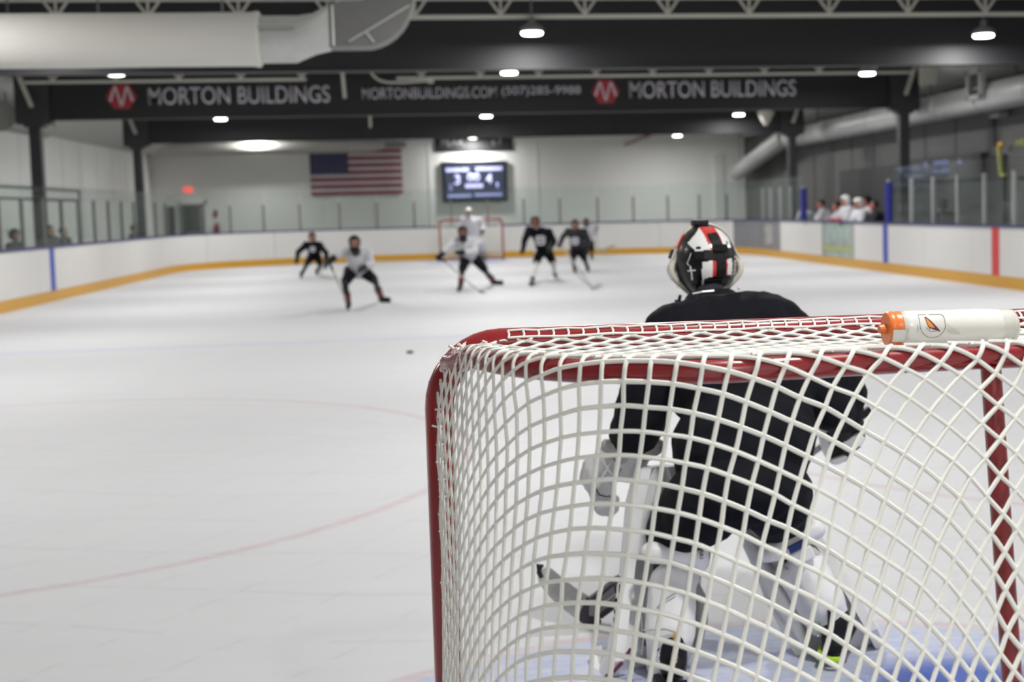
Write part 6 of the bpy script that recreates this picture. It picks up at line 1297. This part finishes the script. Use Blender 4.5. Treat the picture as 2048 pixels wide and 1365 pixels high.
# blocker on the right hand
bk = thing  # (name kept free)
def plate(pts, Y, th, name, m, parent, bevel=.003):
    P = [at(x, y, Y=Y) for x, y in pts]; n = len(P)
    mb = MB(); mb.add([tuple(p) for p in P]+[(p.x, p.y+th, p.z) for p in P], [tuple(range(n)), tuple(range(n, 2*n))[::-1]]+[(i, (i+1) % n, n+(i+1) % n, n+i) for i in range(n)])
    return mb.build(name, m, parent, bevel=bevel)
bo_ = plate([(1641, 858), (1660, 834), (1700, 838), (1726, 856), (1733, 876), (1722, 896), (1704, 910), (1698, 922), (1674, 932), (1662, 928), (1648, 905)], 1.88, .04, 'blocker', BLACK, gk, .008)
plate([(1640, 860), (1648, 856), (1659, 880), (1662, 926), (1648, 906), (1641, 880)], 1.862, .03, 'blocker_edge', PAD_WHITE, bo_)
plate([(1645, 852), (1659, 845), (1664, 852), (1656, 866), (1648, 860)], 1.845, .02, 'white_patch', PAD_WHITE, bo_); plate([(1655, 836), (1676, 842), (1660, 847)], 1.845, .02, 'white_patch', PAD_WHITE, bo_)
plate([(1682, 884), (1720, 868), (1731, 876), (1722, 893), (1700, 900), (1690, 894)], 1.85, .03, 'white_patch', PAD_WHITE, bo_); plate([(1663, 921), (1692, 912), (1697, 917), (1692, 923), (1672, 931), (1664, 928)], 1.85, .03, 'blocker_tip', PAD_WHITE, bo_)
for x in (1660, 1664, 1668): MB().tube([A(x, 872, 1.858), A(x+7, 846, 1.858)], .0025, 5).build('finger_seam', PAD_GREY, bo_)
pr = [('c', A(1668, 845, 1.85), A(1684, 866, 1.87), .042, .038), ('c', A(1712, 838, 1.84), A(1721, 854, 1.85), .026, .018)]
for i in range(4):
    a = A(1668+11*i, 860+5*i, 1.865); pr += [('c', a, a+V3((.008, .015, -.035)), .0125, .0115), ('c', a+V3((.008, .015, -.035)), a+V3((.0, .05, -.045)), .0115, .010)]
pr += [('c', A(1672, 875, 1.86), A(1686, 898, 1.865), .014, .012)]
gl = blob('blocker_glove', pr, BLACK, bo_, voxel=.006, smooth=2)

# leg pads: face slab in front, wings either side, straps and calf wrap behind
def leg_pad(path, side, w, lean, label=None):
    # path: centre points from thigh rise to toe; side: unit vector across; face looks along +Y side
    rings = []; P = [V3(p) for p in path]
    for i, p in enumerate(P):
        t_ = (P[min(len(P)-1, i+1)]-P[max(0, i-1)]).normalized(); n = side.cross(t_).normalized()
        if n.y < 0: n = -n
        ww = w[i]/2; th = .055; wg = .10 if 0 < i < len(P)-1 else .06
        f = lambda a, b: tuple(p+side*a+n*b)
        rings.append([f(-ww, -wg*.55), f(-ww-.006, .0), f(-ww*.9, th), f(0, th+.014), f(ww*.9, th), f(ww+.006, .0), f(ww, -wg*.55), f(ww-.035, -wg*.55), f(ww-.04, 0), f(-ww+.04, 0), f(-ww+.035, -wg*.55)])
    mb = MB(); mb.loft(rings, cap=False)
    o = len(mb.v)
    for R in (rings[0], rings[-1]):
        c_ = sum((V3(v) for v in R), V3((0, 0, 0)))/len(R); b_ = len(mb.v); mb.add(list(R)+[tuple(c_)], [(i, (i+1) % len(R), len(R)) for i in range(len(R))])
    return mb.build('leg_pad', PAD_WHITE, gk, smooth=True)
L_ = [A(1312, 935, 1.70), A(1312, 1000, 1.69), A(1318, 1080, 1.68), A(1318, 1140, 1.64), A(1310, 1220, 1.57), A(1298, 1300, 1.52), A(1275, 1352, 1.56), V3((-.36, 1.66, .03))]
sl = V3((.97, .22, .02)).normalized()
pl = leg_pad(L_, sl, [.13, .20, .26, .28, .285, .285, .28, .24], 0)
blob('calf_wrap', [('c', A(1345, 1170, 1.50), A(1340, 1265, 1.44), .080, .085), ('c', A(1340, 1265, 1.44), A(1325, 1330, 1.44), .085, .055), ('e', A(1355, 1160, 1.52), (.075, .06, .05))], PAD_WHITE, pl, voxel=.009, smooth=4, wrinkle=.006, wscale=.05)
blob('knee_strap', [('c', A(1303, 1106, 1.45), A(1393, 1108, 1.44), .037, .040), ('c', A(1395, 1090, 1.45), A(1400, 1125, 1.45), .034, .034)], PAD_WHITE, pl, voxel=.008, smooth=3)
MB().tube([A(1408, 1085, 1.5), A(1411, 1105, 1.49), A(1408, 1130, 1.5)], .018, 10).build('knee_cradle', PAD_GREY, pl, smooth=True)
me = text_mesh('BRI', .012, .030, .001, .004); me.materials.append(BLACK)
q0 = A(1399, 1100, 1.395); me.transform(Matrix(((0, 1, 0, q0.x), (0, 0, -1, q0.y), (-1, 0, 0, q0.z), (0, 0, 0, 1))) @ Matrix.Identity(4)); link('strap_lettering', me, pl)
seam([(1282, 1235), (1284, 1262), (1300, 1261), (1330, 1259), (1358, 1268), (1355, 1280)], 1.355, .0028, 'wrap_seam', PAD_GREY, pl); seam([(1287, 1275), (1283, 1310)], 1.36, .0035, 'wrap_seam', PAD_GREY, pl)
seam([(1313, 1218), (1330, 1200), (1352, 1186)], 1.40, .0028, 'wrap_seam', PAD_GREY, pl)
for i, (a, b) in enumerate((((1230, 1156), (1240, 1156)), ((1229, 1168), (1231, 1187)), ((1232, 1197), (1232, 1204)), ((1229, 1220), (1230, 1228)), ((1229, 1236), (1229, 1245)), ((1240, 1170), (1239, 1186)), ((1241, 1238), (1239, 1252)), ((1237, 1270), (1239, 1276)))):
    MB().bar(A(*a, 1.50), A(*b, 1.50), .009 if i in (0, 2, 7) else .005, .010, up=V3((0, 1, 0))).build('pad_stitch_print', BLACK, pl)
for a, b in (((1262, 1298), (1252, 1312)), ((1245, 1326), (1227, 1345)), ((1216, 1350), (1207, 1360))): MB().bar(A(*a, 1.44), A(*b, 1.44), .010, .006, up=V3((0, 1, 0))).build('scuff', BOLT_RED, pl)
MB().tube([A(1388, 1168, 1.56), A(1400, 1195, 1.54), A(1402, 1240, 1.50), A(1394, 1300, 1.47)], [.016, .022, .024, .012], 10).build('inner_wing', PAD_GREY, pl, smooth=True)
R_ = [A(1545, 1010, 1.72), A(1560, 1060, 1.72), A(1580, 1110, 1.70), A(1606, 1165, 1.66), A(1640, 1225, 1.60), A(1672, 1280, 1.57), A(1690, 1312, 1.60), V3((.385, 1.72, .03))]
sr = V3((.90, -.16, .40)).normalized()
pr_ = leg_pad(R_, sr, [.14, .21, .26, .28, .285, .285, .28, .24], 0)
blob('calf_wrap', [('c', A(1612, 1130, 1.50), A(1650, 1205, 1.45), .066, .07), ('c', A(1650, 1205, 1.45), A(1676, 1250, 1.45), .07, .045), ('c', A(1585, 1150, 1.54), A(1640, 1250, 1.50), .05, .045)], PAD_WHITE, pr_, voxel=.009, smooth=4, wrinkle=.006, wscale=.05)
blob('knee_strap', [('c', A(1545, 1105, 1.46), A(1632, 1060, 1.45), .034, .034), ('c', A(1530, 1112, 1.47), A(1560, 1104, 1.46), .026, .03)], PAD_WHITE, pr_, voxel=.008, smooth=3)
MB().bar(A(1578, 1102, 1.41), A(1610, 1085, 1.41), .024, .008, up=V3((0, 1, 0))).build('blue_strap', STRAP_BLUE, pr_)
MB().bar(A(1585, 1122, 1.43), A(1626, 1102, 1.43), .045, .02, up=V3((0, 1, 0))).build('strap_end', PAD_WHITE, pr_, bevel=.006)
seam([(1536, 1120), (1560, 1132), (1590, 1145)], 1.50, .003, 'wrap_seam', PAD_GREY, pr_)
MB().tube([A(1478, 1040, 1.66), A(1500, 1085, 1.66), A(1535, 1155, 1.62), A(1580, 1230, 1.56), A(1610, 1290, 1.53)], [.012, .03, .034, .03, .012], 10).build('inner_wing', PAD_WHITE, pr_, smooth=True)
# skates
def goal_skate(an, to, tag_m, trim):
    s_ = skate(gk, an, to, 1.0, BLACK, 'skate', .011)
    d = (to-an); d.z = 0; d.normalize(); sd = d.cross(V3((0, 0, 1)))
    MB().bar(an-d*.088+V3((0, 0, .11)), an-d*.088+V3((0, 0, .02)), .018, .008, up=V3((1, 0, 0))).build('heel_tag', tag_m, s_)
    MB().tube([an-d*.075+sd*.035-V3((0, 0, .055)), an-d*.085-V3((0, 0, .055)), an-d*.07-sd*.04-V3((0, 0, .055)), an+d*.02-sd*.055-V3((0, 0, .055))], .011, 8).build('heel_trim', trim, s_, smooth=True)
    for k in range(3): MB().tube([an-d*.05-sd*.048+V3((0, 0, .05-.02*k)), an-d*.02-sd*.052+V3((0, 0, .035-.02*k))], .003, 5).build('boot_print', trim if k == 0 else WHITE_GLOSS, s_)
    return s_
skl = goal_skate(A(1345, 1318, 1.40), A(1335, 1350, 1.57), AMBER, BLACK)
MB().bar(A(1349, 1308, 1.335), A(1350, 1318, 1.335), .020, .006, up=V3((0, 1, 0))).build('boot_tag', SKY_TAG, skl); MB().bar(A(1352, 1296, 1.335), A(1350, 1307, 1.335), .016, .006, up=V3((0, 1, 0))).build('boot_tag', AMBER, skl); MB().bar(A(1350, 1319, 1.335), A(1348, 1326, 1.335), .014, .006, up=V3((0, 1, 0))).build('boot_tag', AMBER, skl)
goal_skate(A(1672, 1272, 1.44), V3((.40, 1.58, .085)), BLACK, LIME)
# the goalkeeper's stick: blade on the ice at the left, paddle and shaft up to the blocker hand
he, to_ = at(1180, 1240, Z=.015), A(1083, 1150, 2.14)
gs = thing('hockey_stick', 'grey goalkeeper stick with blade turned up at the left of the goalkeeper', 'stick', he)
top_ = A(1688, 858, 1.93); pd = he.lerp(top_, .52)
nn = V3((0, 1, 0))
def slab(path, hts, th, name, m, parent):
    rings = []; P = [V3(p) for p in path]
    for i, p in enumerate(P):
        t_ = (P[min(len(P)-1, i+1)]-P[max(0, i-1)]).normalized(); u = nn.cross(t_).normalized(); u = u if u.z > 0 else -u
        rings.append([tuple(p-u*hts[i]/2-nn*th/2), tuple(p+u*hts[i]/2-nn*th/2), tuple(p+u*hts[i]/2+nn*th/2), tuple(p-u*hts[i]/2+nn*th/2)])
    return MB().loft(rings).build(name, m, parent, bevel=.003)
Yb = he.y
slab([A(1085, 1140, Yb+.06), A(1092, 1153, Yb+.05), A(1110, 1173, Yb+.03), A(1135, 1195, Yb), A(1160, 1212, Yb), A(1178, 1221, Yb)], [.045, .07, .082, .088, .092, .095], .018, 'blade', STICK_GREY, gs)
slab([A(1080, 1132, Yb+.062), A(1078, 1145, Yb+.058), A(1084, 1155, Yb+.05)], [.018, .022, .014], .021, 'blade_tape', BLACK, gs)
slab([A(1163, 1216, Yb-.002), A(1176, 1222, Yb-.002), A(1190, 1224, Yb-.002), A(1196, 1222, Yb-.002)], [.085, .105, .10, .09], .022, 'heel_print', STICK_DARK, gs)
slab([A(1178, 1215, Yb-.008), A(1190, 1215, Yb-.008)], [.06, .065], .022, 'heel_panel', STICK_MAUVE, gs)
slab([A(1188, 1218, Yb), A(1215, 1198, Yb), A(1240, 1178, Yb), pd], [.095, .095, .095, .09], .018, 'paddle', STICK_MAUVE, gs)
slab([A(1172, 1197, Yb-.012), A(1186, 1199, Yb-.012), A(1205, 1187, Yb-.012), A(1240, 1160, Yb-.012)], [.008]*4, .014, 'edge_stripe', STICK_DARK, gs)
slab([A(1200, 1235, Yb-.012), A(1240, 1203, Yb-.012)], [.018, .018], .014, 'edge_stripe', STICK_DARK, gs)
slab([A(1196, 1214, Yb-.012), A(1245, 1177, Yb-.012)], [.006, .006], .014, 'edge_stripe', STICK_WHITE, gs)
MB().bar(pd, top_, .03, .022).build('shaft', STICK_WHITE, gs, bevel=.004); MB().bar(top_, top_+(top_-pd).normalized()*.12, .03, .026).build('grip_tape', BLACK, gs)
